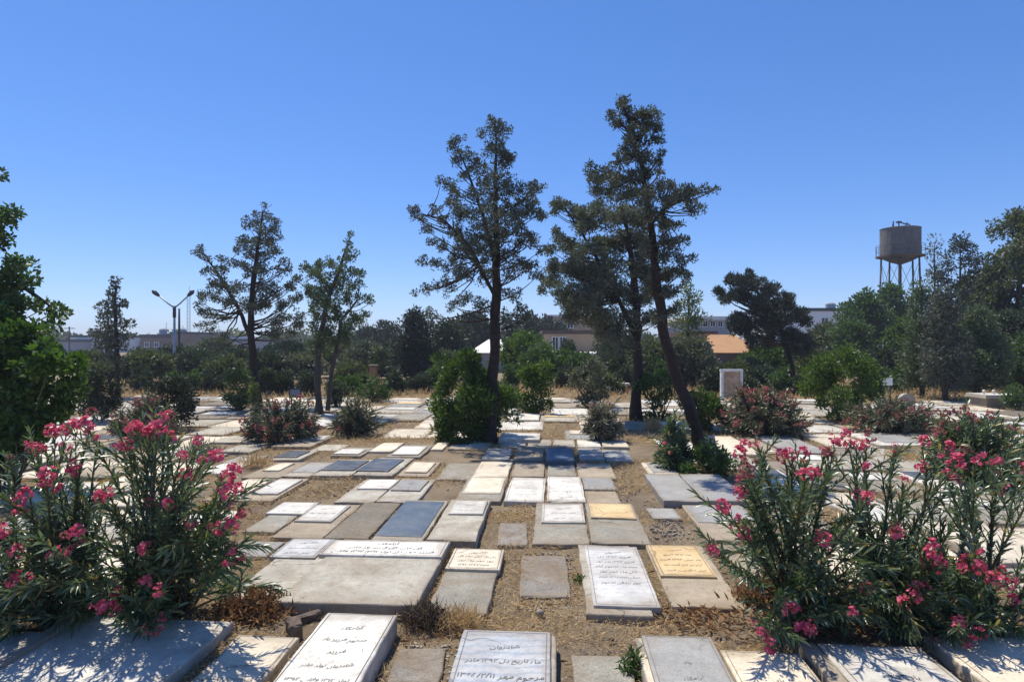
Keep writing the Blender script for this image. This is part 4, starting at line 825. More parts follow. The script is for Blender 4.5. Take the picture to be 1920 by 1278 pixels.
def rock(name, label, cat, px, py, size, mat, sq=.7):
    b = GP(px, py); bm = bmesh.new(); bmesh.ops.create_icosphere(bm, subdivisions=2, radius=1)
    V = np.array([v.co[:] for v in bm.verts]); Fc = [tuple(v.index for v in f.verts) for f in bm.faces]; bm.free()
    nrm = RNG.normal(size=(9, 3)); V = V*(1-.18*np.maximum(0, V@unit(nrm).T-.55).sum(1)[:, None]); V = V*np.array(size)+b+np.array([0, 0, size[2]*sq])
    return solo(name, V, Fc, mat, b, label, cat)
rock('stone', 'fist sized pale stone on the bare soil left of the tall white veined slab', 'stone', 1012, 1153, (.03, .026, .024), 'pebble')
rock('stone', 'dark lump of stone on the bare soil above the grey calligraphy slab', 'stone', 1146, 1201, (.02, .016, .014), 'brick_brown')
# two broken bricks and a clod at the corner of the white inscribed slab
for px, py, sz, rz, rx, lab in ((551, 1193, (.075, .12, .10), .5, .12, 'broken brown brick standing upright at the corner of the thick white slab'), (578, 1163, (.17, .05, .045), .75, .1, 'narrow broken brick lying behind the upright brown one')):
    b = GP(px, py); mb = MB(); mb.box((0, 0, 0), sz, rz, rx)
    bm = bmesh.new(); vs = [bm.verts.new(v) for v in mb.V]; [bm.faces.new([vs[i] for i in f]) for f in mb.F]
    bmesh.ops.bevel(bm, geom=bm.edges[:], offset=.008, segments=1, affect='EDGES'); bmesh.ops.subdivide_edges(bm, edges=bm.edges[:], cuts=2, use_grid_fill=True)
    bm.verts.index_update()
    V = np.array([v.co[:] for v in bm.verts]); V += RNG.normal(size=V.shape)*.0035; Fc = [tuple(v.index for v in f.verts) for f in bm.faces]; bm.free()
    solo('broken_brick', V+b+np.array([0, 0, sz[2]*.48]), Fc, 'brick_brown', b, lab, 'brick', 'broken bricks')
def weeds(label, px, py, wpx, hm, n, mat, L=.09, Wd=.006, up=.8):
    b = GP(px, py); w = wpx*b[1]/F/2
    P = np.stack([RNG.normal(b[0], w*.45, n), RNG.normal(b[1], w*.35, n), RNG.random(n)**1.4*hm*.8], 1)
    P[:, 2] *= np.exp(-((P[:, 0]-b[0])**2+(P[:, 1]-b[1])**2)/(w*w))
    D = unit(RNG.normal(size=(n, 3))+np.array([0, 0, up])); V, Fc = leaf_arrays(P, D, RNG.uniform(.5, 1.3, n)*L, RNG.uniform(.7, 1.3, n)*Wd)
    V[:, 2] = np.maximum(V[:, 2], 0)
    return solo('weed_clump', V, Fc, mat, b, label, 'weed', 'weed clumps on the soil')
weeds('heap of brown withered leaves at the right foot of the large flowering bush', 475, 1150, 130, .16, 1300, 'dead_leaf', .075, .014, .5)
weeds('dark matted dead weeds above the straw, between the grey slab and the thick white slab', 800, 1172, 105, .13, 1300, 'dead_twig', .09, .006, .4)
weeds('yellow straw tuft right of the dark matted weeds', 862, 1176, 95, .1, 900, 'straw', .1, .005, .5)
weeds('pile of golden dry leaves at the left foot of the large open-branched bush', 1440, 1128, 110, .2, 1200, 'dead_leaf', .08, .016, .5)
weeds('small green weed at the corner of the grey calligraphy slab', 1188, 1262, 52, .14, 260, 'leaf_deep', .06, .01, .9)
weeds('tiny green weed against the left edge of the tall white veined slab', 1086, 1092, 34, .07, 120, 'leaf_deep', .04, .008, .8)
weeds('green sprouts on the pale concrete beside the withered heap', 425, 1118, 36, .14, 90, 'oleander_leaf', .1, .016, 1.4)
weeds('yellow weeds left of the slab with the lone dark plate', 478, 876, 70, .2, 420, 'straw', .14, .01, 1.0)
weeds('rusty dry tuft on the narrow path left of the young green oleander', 1226, 808, 40, .25, 420, 'straw', .16, .012, 1.0)
weeds('greenish dry tuft behind the pink sprig in the left field', 372, 862, 90, .28, 560, 'leaf_dusty', .16, .012, 1.2)
weeds('tan dry grass tuft behind the open-branched oleander, right of its tallest flowers', 1700, 862, 90, .14, 420, 'straw', .14, .01, .8)
# ------------------------------------------------------------------ small built things
def box_part(name, mat, parent, c, size, rz=0, rx=0):
    mb = MB(); mb.box(c, size, rz, rx); return mb.part(name, mat, parent)
# grey stone slab leaning behind the leaning trunk
b = GP(1331, 853); mb = MB(); mb.box((b[0], b[1]+.05, .14), (.24, .045, .3), .25, -.35); bm = bmesh.new(); vs = [bm.verts.new(v) for v in mb.V]; [bm.faces.new([vs[i] for i in f]) for f in mb.F]
bmesh.ops.bevel(bm, geom=bm.edges[:], offset=.008, segments=2, affect='EDGES'); bm.verts.index_update()
solo('leaning_slab', [v.co[:] for v in bm.verts], [tuple(v.index for v in f.verts) for f in bm.faces], 'grey_stone', b, 'grey stone slab propped upright behind the leaning trunk', 'stone slab'); bm.free()
# framed stele on the right
Y = 18.5; k = Y/F; c = W(1371, 712, Y); w, h = 40*k, 2.1*0+(H-(692-CY)*k)
st = thing('framed_stele', 'white framed upright stele with a tan panel in front of the orange roofed house', 'stele', (c[0], Y, 0))
box_part('panel', 'poster_tan', st, (c[0], Y, h*.53), (w-.08, .06, h*.82))
for s in (-1, 1): box_part('post', 'sign_white', st, (c[0]+s*(w/2-.03), Y-.02, h*.47), (.07, .12, h*.94+.06))
box_part('lintel', 'sign_white', st, (c[0], Y-.007, h-.03), (w+.03, .12, .06))
# small signs
for px, py, Y, wp, hp, mat, lab in ((554, 736, 16.0, 23, 17, 'sign_face', 'small dark rimmed grey sign on a post between the two left conifers'), (1664, 715, 17.5, 18, 14, 'sign_white', 'small white sign on a post right of the wide green shrub')):
    k = Y/F; c = W(px, py, Y); sg = thing('grave_sign', lab, 'sign', (c[0], Y, 0), 'small signs on posts')
    box_part('board', 'dark_metal' if mat == 'sign_face' else 'sign_white', sg, c, (wp*k, .03, hp*k)); box_part('face', mat, sg, (c[0], Y-.019, c[2]), (wp*k*.8, .008, hp*k*.72))
    for s in (-1, 1): box_part('post', 'dark_metal', sg, (c[0]+s*wp*k*.35, Y+.02, (c[2]-hp*k*.5)/2+.02), (.03, .03, c[2]-hp*k*.5+.1))
# orange gate pillar far left of centre
Y = 24.0; k = Y/F; c = W(700, 703, Y); p = thing('brick_pillar', 'short orange brick pillar in the dry grass left of the clipped round bush', 'pillar', (c[0], Y, 0)); h = H-(686-CY)*k
box_part('shaft', 'orange_wood', p, (c[0], Y, h/2-.03), (13*k, .25, h)); box_part('cap', 'tan_concrete', p, (c[0], Y, h+.02), (17*k, .32, .06))
# raised white tomb with two round urns, right
Y = 17.0; k = Y/F; c = W(1866, 744, Y); t = thing('raised_tomb', 'raised white tomb slab on a dark plinth near the right edge', 'tomb', (c[0], Y, 0))
box_part('slab', 'white_marble', t, (c[0], Y, .3), (74*k, .75, .09)); box_part('plinth', 'grey_concrete', t, (c[0], Y, .12), (66*k, .65, .27)); box_part('step', 'white_marble', t, (c[0]+.3, Y-.5, .05), (40*k, .3, .14))
for px, lab in ((1845, 'left'), (1863, 'right')):
    cc = W(px, 739, Y); mb = MB(); mb.lathe((cc[0], Y, .346), [(.02, 0), (.025, .01), (.014, .02), (.035, .045), (.045, .07), (.032, .1), (.02, .11)], 14)
    mb.solo('round_urn', 'white_marble', (cc[0], Y, .346), 'small round white urn on the raised tomb, the %s of two' % lab, 'urn', 'round urns on the raised tomb', True)
# whitish headstones behind the long low oleander
for px, pt, Y, wp, lab in ((1700, 737, 15.0, 28, 'rough whitish headstone standing behind the long low oleander'), (1690, 742, 14.3, 20, 'smaller whitish headstone in front of the rough one behind the long low oleander')):
    k = Y/F; h = H-(pt-CY)*k; c = W(px, 700, Y); mb = MB(); w = wp*k; pr = [(-w/2, -.05), (w/2, -.05), (w/2, h*.75)]+[(w/2*math.cos(a), h*.75+h*.25*math.sin(a)) for a in np.linspace(.3, 2.84, 7)]+[(-w/2, h*.75)]
    n = len(pr); mb.add([(c[0]+x, Y-.05, z) for x, z in pr]+[(c[0]+x, Y+.05, z) for x, z in pr], [tuple(range(n)), tuple(reversed(range(n, 2*n)))]+[(i+n, (i+1) % n+n, (i+1) % n, i) for i in range(n)])
    mb.solo('headstone', 'pale_concrete', (c[0], Y, 0), lab, 'headstone', 'upright headstones')
# low bench on the far path
Y = 21.5; k = Y/F; c = W(1152, 727, Y); bn = thing('stone_bench', 'low pale bench on the far path before the dark brick wall', 'bench', (c[0], Y, 0))
box_part('seat', 'white_marble', bn, (c[0], Y, .3), (1.0, .4, .07))
for s in (-.38, .38): box_part('leg', 'orange_wood', bn, (c[0]+s, Y, .12), (.12, .3, .3))
# street lamp, its second pole and the mast
Y = 30.0; k = Y/F; f0 = W(327, 575, Y); lp = thing('street_lamp', 'tall grey street lamp with two raised arms, at the left', 'street lamp', (f0[0], Y, 0))
mb = MB(); mb.tube([(f0[0], Y, -.1), (f0[0], Y, 1.2), (f0[0], Y, f0[2])], [.085, .07, .05], 10); mb.part('pole', 'lamp_metal', lp, True)
mb = MB(); mb.tube([(f0[0], Y, f0[2]-.5), (f0[0], Y, f0[2]+.04)], .075, 10); mb.part('collar', 'dark_metal', lp, True)
for px, py in ((286, 545), (363, 545)):
    e = W(px, py, Y); s = 1 if px > 327 else -1; mb = MB(); a = np.array([f0[0], Y, f0[2]-.05]); q = a+(e-a)*.72
    mb.tube([a, a+(e-a)*.3+np.array([0, 0, -.03]), q], .035, 6); ar = mb.part('arm', 'lamp_metal', lp, True)
    mb = MB(); d = unit(e-q); mb.tube([q-d*.04, q+d*.06, q+d*.22, e-d*.06, e+d*.03], [.045, .085, .11, .095, .03], 8); mb.part('lamp_head', 'dark_metal', lp, True)
f1 = W(336, 578, 33.0); mb = MB(); mb.tube([(f1[0], 33, -.1), (f1[0], 33, f1[2])], [.07, .05], 8); mb.solo('utility_pole', 'dark_metal', (f1[0], 33, 0), 'thin dark pole close behind the double armed street lamp', 'pole', None, True)
Y = 90.0; k = Y/F; c = W(355, 552, Y); zt = c[2]; ms = thing('lattice_mast', 'thin pale lattice mast on the skyline right of the street lamp', 'mast', (c[0], Y, 0)); mb = MB()
wd = .42; cn = [(c[0]-wd/2, Y-wd/2), (c[0]+wd/2, Y-wd/2), (c[0], Y+wd/2)]
for x, y in cn: mb.tube([(x, y, 0), (x, y, zt)], .035, 4)
nz = 16
for i in range(nz):
    for j in range(3):
        a, d = cn[j], cn[(j+1) % 3]; mb.tube([(a[0], a[1], zt*i/nz), (d[0], d[1], zt*(i+1)/nz)], .022, 3)
mb.part('lattice', 'lamp_metal', ms); mb = MB(); mb.tube([(c[0], Y, zt), (c[0], Y, zt+1.2)], .03, 4); mb.part('antenna', 'lamp_metal', ms)
Y = 88.0
for px, py, pw in ((130, 612, .12),):
    c = W(px, py, Y); mb = MB(); mb.tube([(c[0], Y, 0), c], [pw, pw*.7], 6); mb.box((c[0], Y, c[2]-.25), (1.5, .1, .1)); mb.solo('utility_pole', 'dark_metal', (c[0], Y, 0), 'dark pole with a short crossbar beside the white building at the left', 'pole', None)
# water tower
Y = 46.0; k = Y/F; c = W(1688, 480, Y); zb = c[2]; r = 33.5*k; zt = zb+51*k
wt = thing('water_tower', 'rusty brown cylindrical water tank on tall thin legs against the sky', 'water tower', (c[0], Y, 0))
mb = MB(); seg = 56; prof = [(r, zb), (r, zb+.3*(zt-zb)), (r, zb+.65*(zt-zb)), (r, zt-.03), (r+.03, zt), (r-.06, zt+.03), (.3, zt+.16)]; mb.lathe((c[0], Y, 0), prof, seg)
mb.V = [(c[0]+(x-c[0])*(1+.008*((i % seg) % 2)), Y+(y-Y)*(1+.008*((i % seg) % 2)), z) for i, (x, y, z) in enumerate(mb.V)]
tk = mb.part('tank', 'tank_metal', wt)
mb = MB()
for i in range(4):
    a = i*1.4+.5; mb.tube([(c[0]+r*.5*math.cos(a), Y+r*.5*math.sin(a), zt+.08), (c[0]+r*.5*math.cos(a)+.1, Y+r*.5*math.sin(a), zt+.28+.12*i % .3)], .05, 6)
mb.tube([(c[0]-.1, Y, zt+.1), (c[0]-.1, Y, zt+.5), (c[0]+.25, Y, zt+.38), (c[0]+.7, Y, zt+.3)], .05, 6); mb.box((c[0]-.1, Y, zt+.48), (.3, .2, .12)); mb.part('valve', 'dark_metal', tk)
mb = MB(); mb.lathe((c[0], Y, 0), [(r*1.02, zb-.12), (r*1.22, zb-.07), (r*1.22, zb), (r*1.0, zb+.01)], 40); mb.part('walkway', 'rusty_iron', wt)
mb = MB(); mb.lathe((c[0], Y, 0), [(.08, zb-.62), (.5*r, zb-.42), (.95*r, zb-.121)], 32); mb.part('tank_bottom', 'rusty_iron', wt, True)
mb = MB()
for i in range(16):
    a = 2*math.pi*i/16; x, y = c[0]+r*1.2*math.cos(a), Y+r*1.2*math.sin(a); mb.tube([(x, y, zb), (x, y, zb+.75)], .016, 4)
for z in (.4, .75):
    mb.tube([(c[0]+r*1.2*math.cos(2*math.pi*i/32), Y+r*1.2*math.sin(2*math.pi*i/32), zb+z) for i in range(33)], .014, 4)
mb.part('railing', 'rusty_iron', wt)
ft = []
for i in range(5):
    a = 2*math.pi*i/5+.35; t = (c[0]+r*.95*math.cos(a), Y+r*.95*math.sin(a), zb-.1); f = (c[0]+r*1.15*math.cos(a), Y+r*1.15*math.sin(a), -.1); ft.append((np.array(f), np.array(t)))
    mb = MB(); mb.tube([f, t], .062, 8); mb.part('leg', 'rusty_iron', wt, True)
mb = MB()
for i in range(5):
    a, b2 = ft[i], ft[(i+1) % 5]
    for s0, s1 in ((.15, .5), (.5, .95)):
        mb.tube([a[0]+(a[1]-a[0])*s0, b2[0]+(b2[1]-b2[0])*s1], .016, 4); mb.tube([b2[0]+(b2[1]-b2[0])*s0, a[0]+(a[1]-a[0])*s1], .016, 4)
    mb.tube([a[0]+(a[1]-a[0])*.5, b2[0]+(b2[1]-b2[0])*.5], .035, 4)
mb.part('bracing', 'rusty_iron', wt)
mb = MB(); mb.tube([(c[0], Y, 0), (c[0], Y, zb-.55)], .09, 8); mb.part('riser_pipe', 'rusty_iron', wt, True)

# ------------------------------------------------------------------ buildings
def building(name, label, px0, px1, ptop, Y, depth, wall, roofm=None, windows=(), parapet=.25, over=.12, roof='flat', clutter=0):
    """front wall across px0..px1 at Y metres, top edge at ptop; windows = (px0,px1,ptop,pbottom)"""
    a, b = W(px0, ptop, Y), W(px1, ptop, Y); h = a[2]; cx = (a[0]+b[0])/2; w = b[0]-a[0]
    root = thing(name, label, 'building', (cx, Y, 0), 'buildings behind the cemetery trees')
    wl = box_part('wall', wall, root, (cx, Y+depth/2, h/2-.1), (w, depth, h+.2))
    if roofm:
        if roof == 'flat': box_part('roof', roofm, root, (cx, Y+depth/2, h+parapet/2), (w+2*over, depth+2*over, parapet))
        else:
            e = roof; mb = MB(); x0, x1 = a[0]-over, b[0]+over; y0, y1 = Y-over, Y+depth+over
            mb.add([(x0, y0, h), (x1, y0, h), (x1, y1, h), (x0, y1, h), (x0+e[0], y0+(y1-y0)*.5, h+e[1]), (x1-e[0], y0+(y1-y0)*.5, h+e[1])], [(0, 1, 5, 4), (1, 2, 5), (2, 3, 4, 5), (3, 0, 4), (3, 2, 1, 0)]); mb.part('roof', roofm, root)
    for q in range(clutter):
        x = cx+rnd(-.42, .42)*w; y = Y+rnd(.1, .5)*depth; z0 = h+(parapet if roofm and roof == 'flat' else 0)
        if q % 2: mb = MB(); mb.tube([(x, y, z0), (x, y, z0+rnd(1, 2))], .03, 4); mb.box((x, y, z0+.9), (.9, .03, .03)); mb.part('aerial', 'dark_metal', root)
        else: mb = MB(); mb.lathe((x, y, z0), [(.5, 0), (.5, .7), (.3, .85)], 12); mb.part('roof_tank', 'plaster_grey', root)
    for q in windows:
        p, r2 = W(q[0], q[2], Y), W(q[1], q[3], Y); wx, wz = (p[0]+r2[0])/2, (p[2]+r2[2])/2; ww, wh = r2[0]-p[0], p[2]-r2[2]; mb = MB(); t = min(.12, ww*.12)
        for s in (-1, 1): mb.box((wx+s*(ww/2+t/2), Y-.05, wz), (t, .12, wh+2*t)); mb.box((wx, Y-.05, wz+s*(wh/2+t/2)), (ww-.004, .12, t))
        mb.box((wx, Y-.03, wz), (t*.7, .08, wh-.004)); f = mb.part('window', 'plaster_white', root); box_part('pane', 'window_glass', f, (wx, Y-.012, wz), (ww-.006, .03, wh-.006))
    return root
building('white_building', 'white block seen past the small slim conifer at the left', 130, 196, 632, 95, 14, 'plaster_white', 'roof_dark', [(140, 150, 640, 648), (160, 170, 640, 648)], .3, clutter=3)
building('dark_building', 'flat dark topped grey building just left of the white block, above the leafy bush', 96, 128, 641, 90, 10, 'plaster_grey', 'roof_dark', (), .4)
building('brick_building', 'long dark brick building with a flat roof behind the street lamp', 263, 322, 633, 85, 14, 'brick_wall', 'roof_dark', [(272, 280, 642, 650), (290, 298, 642, 650)], .45, clutter=4)
building('brick_tower_house', 'taller dark brick block right behind the street lamp pole', 321, 354, 626, 84, 10, 'brick_wall', 'roof_dark', (), .3)
building('grey_building', 'pale grey low house between the dark brick block and the two stemmed conifer', 358, 420, 634, 92, 12, 'plaster_grey', 'plaster_white', (), .3, clutter=3)
building('brown_building', 'low grey rendered house seen through the crown of the two stemmed conifer', 424, 556, 640, 88, 12, 'plaster_grey', 'roof_dark', (), .3)
building('tan_house', 'tan brick house with a dark window and white ledge behind the tall straight conifer', 1020, 1130, 626, 42, 9, 'plaster_tan', 'brick_dark', [(1036, 1046, 632, 656), (1050, 1060, 632, 656)], .25)
building('beige_block', 'beige upper storey block rising behind the tan house, mostly hidden by the grey conifer', 1030, 1140, 594, 62, 9, 'plaster_tan', 'roof_white', [(1044, 1054, 602, 614), (1064, 1074, 602, 614)], .2)
building('front_building', 'low dark brick building with a white ledge below the tan house', 1030, 1148, 667, 36, 4.5, 'brick_dark', 'roof_white', (), .16)
building('pitched_house', 'white pitched roof showing left of the tall straight conifer trunk', 888, 962, 661, 36, 7, 'plaster_grey', 'roof_white', (), .2, .3, (1.0, .75))
building('upper_house', 'grey house with a row of upper windows and pale eaves behind the lime tree', 1292, 1366, 600, 52, 9, 'plaster_grey', 'roof_white', [(1304, 1312, 602, 612), (1318, 1326, 602, 612), (1332, 1340, 602, 612), (1346, 1354, 602, 612)], .3, .3)
building('orange_roofed_house', 'dark walled house with an orange hipped tin roof left of the umbrella pine', 1338, 1432, 661, 38, 6, 'brick_dark', 'roof_tin', (), .2, .15, (.9, 1.1))
building('pink_house', 'pinkish brick house between the leaning trunk and the orange roofed house', 1296, 1342, 626, 44, 6, 'plaster_tan', 'brick_dark', (), .2)
building('long_white_building', 'long white building with a dark roof edge right of the umbrella pine', 1452, 1640, 583, 62, 12, 'plaster_white', 'roof_dark', [(1540, 1552, 596, 606)], .3, clutter=1)
building('cottage', 'small pale plastered hut among the legs of the water tower', 1640, 1712, 652, 34, 4, 'plaster_grey', 'roof_dark', (), .15)

# ------------------------------------------------------------------ trees behind
def blob_lobes(px, top, hw, Y, bot, kind):
    k = Y/F; zt = H-(top-CY)*k; zb = max(.15, H-(bot-CY)*k); cx = (px-CX)*k; w = hw*k; h = zt-zb; out = []
    n = int(34 if kind != 'cypress' else 44)
    for i in range(n):
        t = (i+.5)/n
        if kind == 'cypress': rr = w*max(.2, (1-t)**.5*min(1, .5+t*3)); rl = w*.46*(1.1-.6*t)
        elif kind == 'spruce': rr = w*max(.06, (1-t)**1.0); rl = w*.3*(1.1-.8*t)
        elif kind == 'pine': rr = w*(.35+.65*math.sin(math.pi*min(1, t*.8+.1))); rl = w*.32
        else: rr = w*math.sqrt(max(.06, 1-(2*t-.95)**2))*.95; rl = w*.34
        a = i*2.4+rnd(-.5, .5); q = rr*math.sqrt(rnd(.1, 1))
        q = max(0, min(q, w*1.05-rl*.8))
        out.append((np.array([cx+q*math.cos(a), Y+q*math.sin(a), zb+h*t*.96+rnd(-.04, .04)*h]), rl*rnd(.75, 1.25)))
    out.append((np.array([cx+rnd(-.1, .1)*w, Y, zt-rl*.5]), rl*.7))
    return out
def bg_tree(name, label, px, top, hw, Y, mat, kind='broad', bot=None, dens=2.9, group='trees behind the graves'):
    bot = bot or (CY+(H-.5)/Y*F); lb = blob_lobes(px, top, hw, Y, bot, kind); fy = CY+H/Y*F
    rs = max(.16, .010*Y); L = max(.1, .0058*Y)
    return tree(name, label, 'tree', [[(px+rnd(-3, 3), fy, max(2.0, hw*.1)), (px, (fy+top)/2, max(1.5, hw*.07)), (px, top+hw*.3, .7)]], Y, [(px, top, hw)], mat, bark='bark_grey', rs=rs, dens=dens, per=30, L=L, Wd=L*(.5 if kind == 'broad' else .34), up=.35, group=group, branch=.5, world_lobes=lb)
BG = [
 ('broadleaf_tree', 'olive green tree right of the small slim conifer, left of the lamp pole', 272, 668, 38, 25, 'leaf_olive', 'broad'),
 ('broadleaf_tree', 'dusky tree behind the street lamp pole', 335, 664, 40, 31, 'leaf_dark', 'broad'),
 ('broadleaf_tree', 'dull brownish tree before the low grey rendered house', 405, 648, 44, 33, 'leaf_dusty', 'broad'),
 ('broadleaf_tree', 'dark tree behind the left stem of the two stemmed conifer', 455, 662, 40, 29, 'leaf_dark', 'broad'),
 ('broadleaf_tree', 'dusky tree between the two stemmed conifer and the mid green conifer', 540, 652, 46, 30, 'leaf_dark', 'broad'),
 ('broadleaf_tree', 'pale dusty tree low behind the small dark rimmed sign', 572, 672, 34, 26, 'leaf_dusty', 'broad'),
 ('broadleaf_tree', 'dark tree behind the trunk of the mid green conifer', 640, 655, 40, 31, 'leaf_olive', 'broad'),
 ('pine_tree', 'left one of two distant round topped pines left of the dark fir', 690, 620, 27, 48, 'pine_black', 'pine'),
 ('pine_tree', 'right one of two distant round topped pines left of the dark fir', 724, 608, 30, 50, 'pine_black', 'pine'),
 ('broadleaf_tree', 'dusty shrubby tree under the two distant round topped pines', 690, 656, 46, 29, 'leaf_dusty', 'broad'),
 ('broadleaf_tree', 'olive tree left of the short orange brick pillar', 655, 690, 30, 24.5, 'leaf_olive', 'broad'),
 ('fir_tree', 'black pointed fir behind the clipped round bush', 778, 582, 42, 25, 'pine_black', 'cypress'),
 ('broadleaf_tree', 'dusky tree right of the black pointed fir, tinged brown', 838, 606, 34, 30, 'leaf_dark', 'broad'),
 ('pine_tree', 'dark distant pine directly behind the tall straight trunk, left side', 892, 596, 44, 44, 'pine_black', 'broad'),
 ('pine_tree', 'dark distant pine right of the tall straight trunk', 985, 592, 42, 47, 'pine_black', 'pine'),
 ('broadleaf_tree', 'olive tree below the white pitched roof', 838, 668, 36, 25, 'leaf_olive', 'broad'),
 ('broadleaf_tree', 'bright leafy tree between the tall straight trunk and the tan house', 985, 634, 44, 27, 'leaf_bright', 'broad'),
 ('broadleaf_tree', 'deep green tree in front of the tan house wall', 1058, 668, 34, 26, 'leaf_deep', 'broad'),
 ('cypress_tree', 'thin dark cypress beside the window of the tan house', 1066, 645, 11, 29, 'leaf_dark', 'cypress'),
 ('broadleaf_tree', 'green tree left of the low dark brick building front', 1092, 672, 30, 25, 'leaf_deep', 'broad'),
 ('broadleaf_tree', 'tree with yellow-green tips between the grey conifer trunk and the leaning trunk', 1222, 650, 42, 25, 'leaf_olive', 'broad'),
 ('broadleaf_tree', 'dusky tree left of the grey conifer trunk', 1165, 668, 30, 27, 'leaf_dark', 'broad'),
 ('broadleaf_tree', 'lime green tree with open twigs right of the leaning conifer', 1290, 530, 30, 27, 'leaf_lime', 'pine'),
 ('broadleaf_tree', 'grey-green tree behind the leaning trunk, left of the framed stele', 1298, 640, 46, 24, 'leaf_dusty', 'broad'),
 ('broadleaf_tree', 'green tree under the umbrella pine, left of its trunk', 1440, 656, 44, 27, 'leaf_deep', 'broad'),
 ('broadleaf_tree', 'olive tree before the wall of the orange roofed house', 1392, 690, 36, 23, 'leaf_olive', 'broad'),
 ('broadleaf_tree', 'dark tree right of the framed stele', 1425, 700, 30, 22, 'leaf_dark', 'broad'),
 ('broadleaf_tree', 'bluish green tree in front of the long white building', 1555, 620, 50, 36, 'leaf_olive', 'broad'),
 ('broadleaf_tree', 'broad green tree left of the water tower legs', 1618, 556, 46, 38, 'leaf_deep', 'broad'),
 ('broadleaf_tree', 'dark leafy tree rising between the water tower legs', 1672, 540, 40, 40, 'leaf_deep', 'broad'),
 ('broadleaf_tree', 'light green tree low at the foot of the water tower', 1700, 600, 34, 30, 'leaf_bright', 'broad'),
 ('broadleaf_tree', 'dusky tree before the pale hut', 1655, 660, 36, 26, 'leaf_dark', 'broad'),
 ('cypress_tree', 'leftmost dark grey cypress column right of the water tower', 1728, 530, 34, 20, 'cypress_green', 'cypress'),
 ('cypress_tree', 'middle dark grey cypress column right of the water tower, with a reddish trunk', 1770, 538, 42, 18.6, 'cypress_dark', 'cypress'),
 ('cypress_tree', 'greener rightmost cypress column right of the water tower', 1834, 570, 46, 19.5, 'cypress_green', 'cypress'),
 ('spruce_tree', 'thin pointed grey spruce just right of the water tank', 1752, 450, 32, 28, 'cypress_grey', 'spruce'),
 ('pine_tree', 'flat topped black pine between the water tank and the tall tree at the right edge', 1800, 446, 42, 30, 'pine_black', 'pine'),
 ('broadleaf_tree', 'tallest olive tree filling the right edge', 1912, 396, 66, 25, 'leaf_olive', 'broad'),
 ('pine_tree', 'black-green dense tree under the tallest olive tree', 1862, 500, 50, 26, 'pine_black', 'broad'),
 ('pine_tree', 'dark dense tree low at the right edge above the raised white tomb', 1898, 590, 52, 22, 'leaf_dark', 'broad'),
 ('broadleaf_tree', 'small olive tree between the dark low shrub and the small slim conifer', 170, 668, 34, 27, 'leaf_olive', 'broad'),
 ('broadleaf_tree', 'dusky tree behind the narrow green shrub', 420, 680, 32, 24, 'leaf_olive', 'broad'),
 ('broadleaf_tree', 'low olive tree left of the small slim conifer, above the dark low shrub', 205, 690, 34, 25, 'leaf_olive', 'broad'),
 ('broadleaf_tree', 'dusky low tree just right of the street lamp pole', 372, 668, 36, 27, 'leaf_dark', 'broad'),
 ('broadleaf_tree', 'low dusky tree left of the street lamp pole', 302, 676, 32, 28, 'leaf_dark', 'broad'),
 ('broadleaf_tree', 'dusky tree behind the smaller greyish oleander', 738, 650, 36, 33, 'leaf_dark', 'broad'),
 ('broadleaf_tree', 'dark tree left of the black pointed fir', 725, 668, 32, 28, 'leaf_dark', 'broad'),
 ('broadleaf_tree', 'dark tree above the white pitched roof', 865, 618, 40, 46, 'leaf_dark', 'broad'),
 ('pine_tree', 'dark far pine behind the roof of the tan house', 1025, 604, 40, 55, 'pine_black', 'broad'),
 ('broadleaf_tree', 'pale green tree at the corner of the tan house', 1010, 660, 30, 25, 'leaf_deep', 'broad'),
 ('broadleaf_tree', 'dark tree between the grey conifer trunk and the low dark brick building', 1160, 640, 40, 33, 'leaf_dark', 'broad'),
 ('broadleaf_tree', 'dark green tree right behind the leaning trunk', 1262, 650, 38, 27, 'leaf_deep', 'broad'),
 ('broadleaf_tree', 'dark tree at the foot of the umbrella pine', 1505, 640, 36, 29, 'leaf_dark', 'broad'),
 ('broadleaf_tree', 'olive tree right of the umbrella pine trunk', 1530, 668, 34, 25, 'leaf_olive', 'broad'),
 ('broadleaf_tree', 'green tree before the right end of the long white building', 1598, 610, 40, 33, 'leaf_deep', 'broad'),
 ('broadleaf_tree', 'dark tree between the leftmost and middle cypress columns', 1745, 620, 34, 23, 'leaf_dark', 'broad'),
 ('broadleaf_tree', 'dark tree between the middle and rightmost cypress columns', 1800, 600, 40, 24, 'leaf_dark', 'broad'),
 ('broadleaf_tree', 'dark tree behind the rightmost cypress column', 1830, 520, 44, 29, 'leaf_dark', 'broad'),
 ('broadleaf_tree', 'green tree at the extreme right edge, low', 1930, 640, 40, 20, 'leaf_deep', 'broad'),
 ('broadleaf_tree', 'dusky tree behind the mid green conifer, left side', 590, 645, 36, 34, 'leaf_olive', 'broad'),
 ('broadleaf_tree', 'dark tree under the crown of the two stemmed conifer, right side', 500, 668, 36, 26, 'leaf_dark', 'broad'),
]
for q in BG: bg_tree(*q)
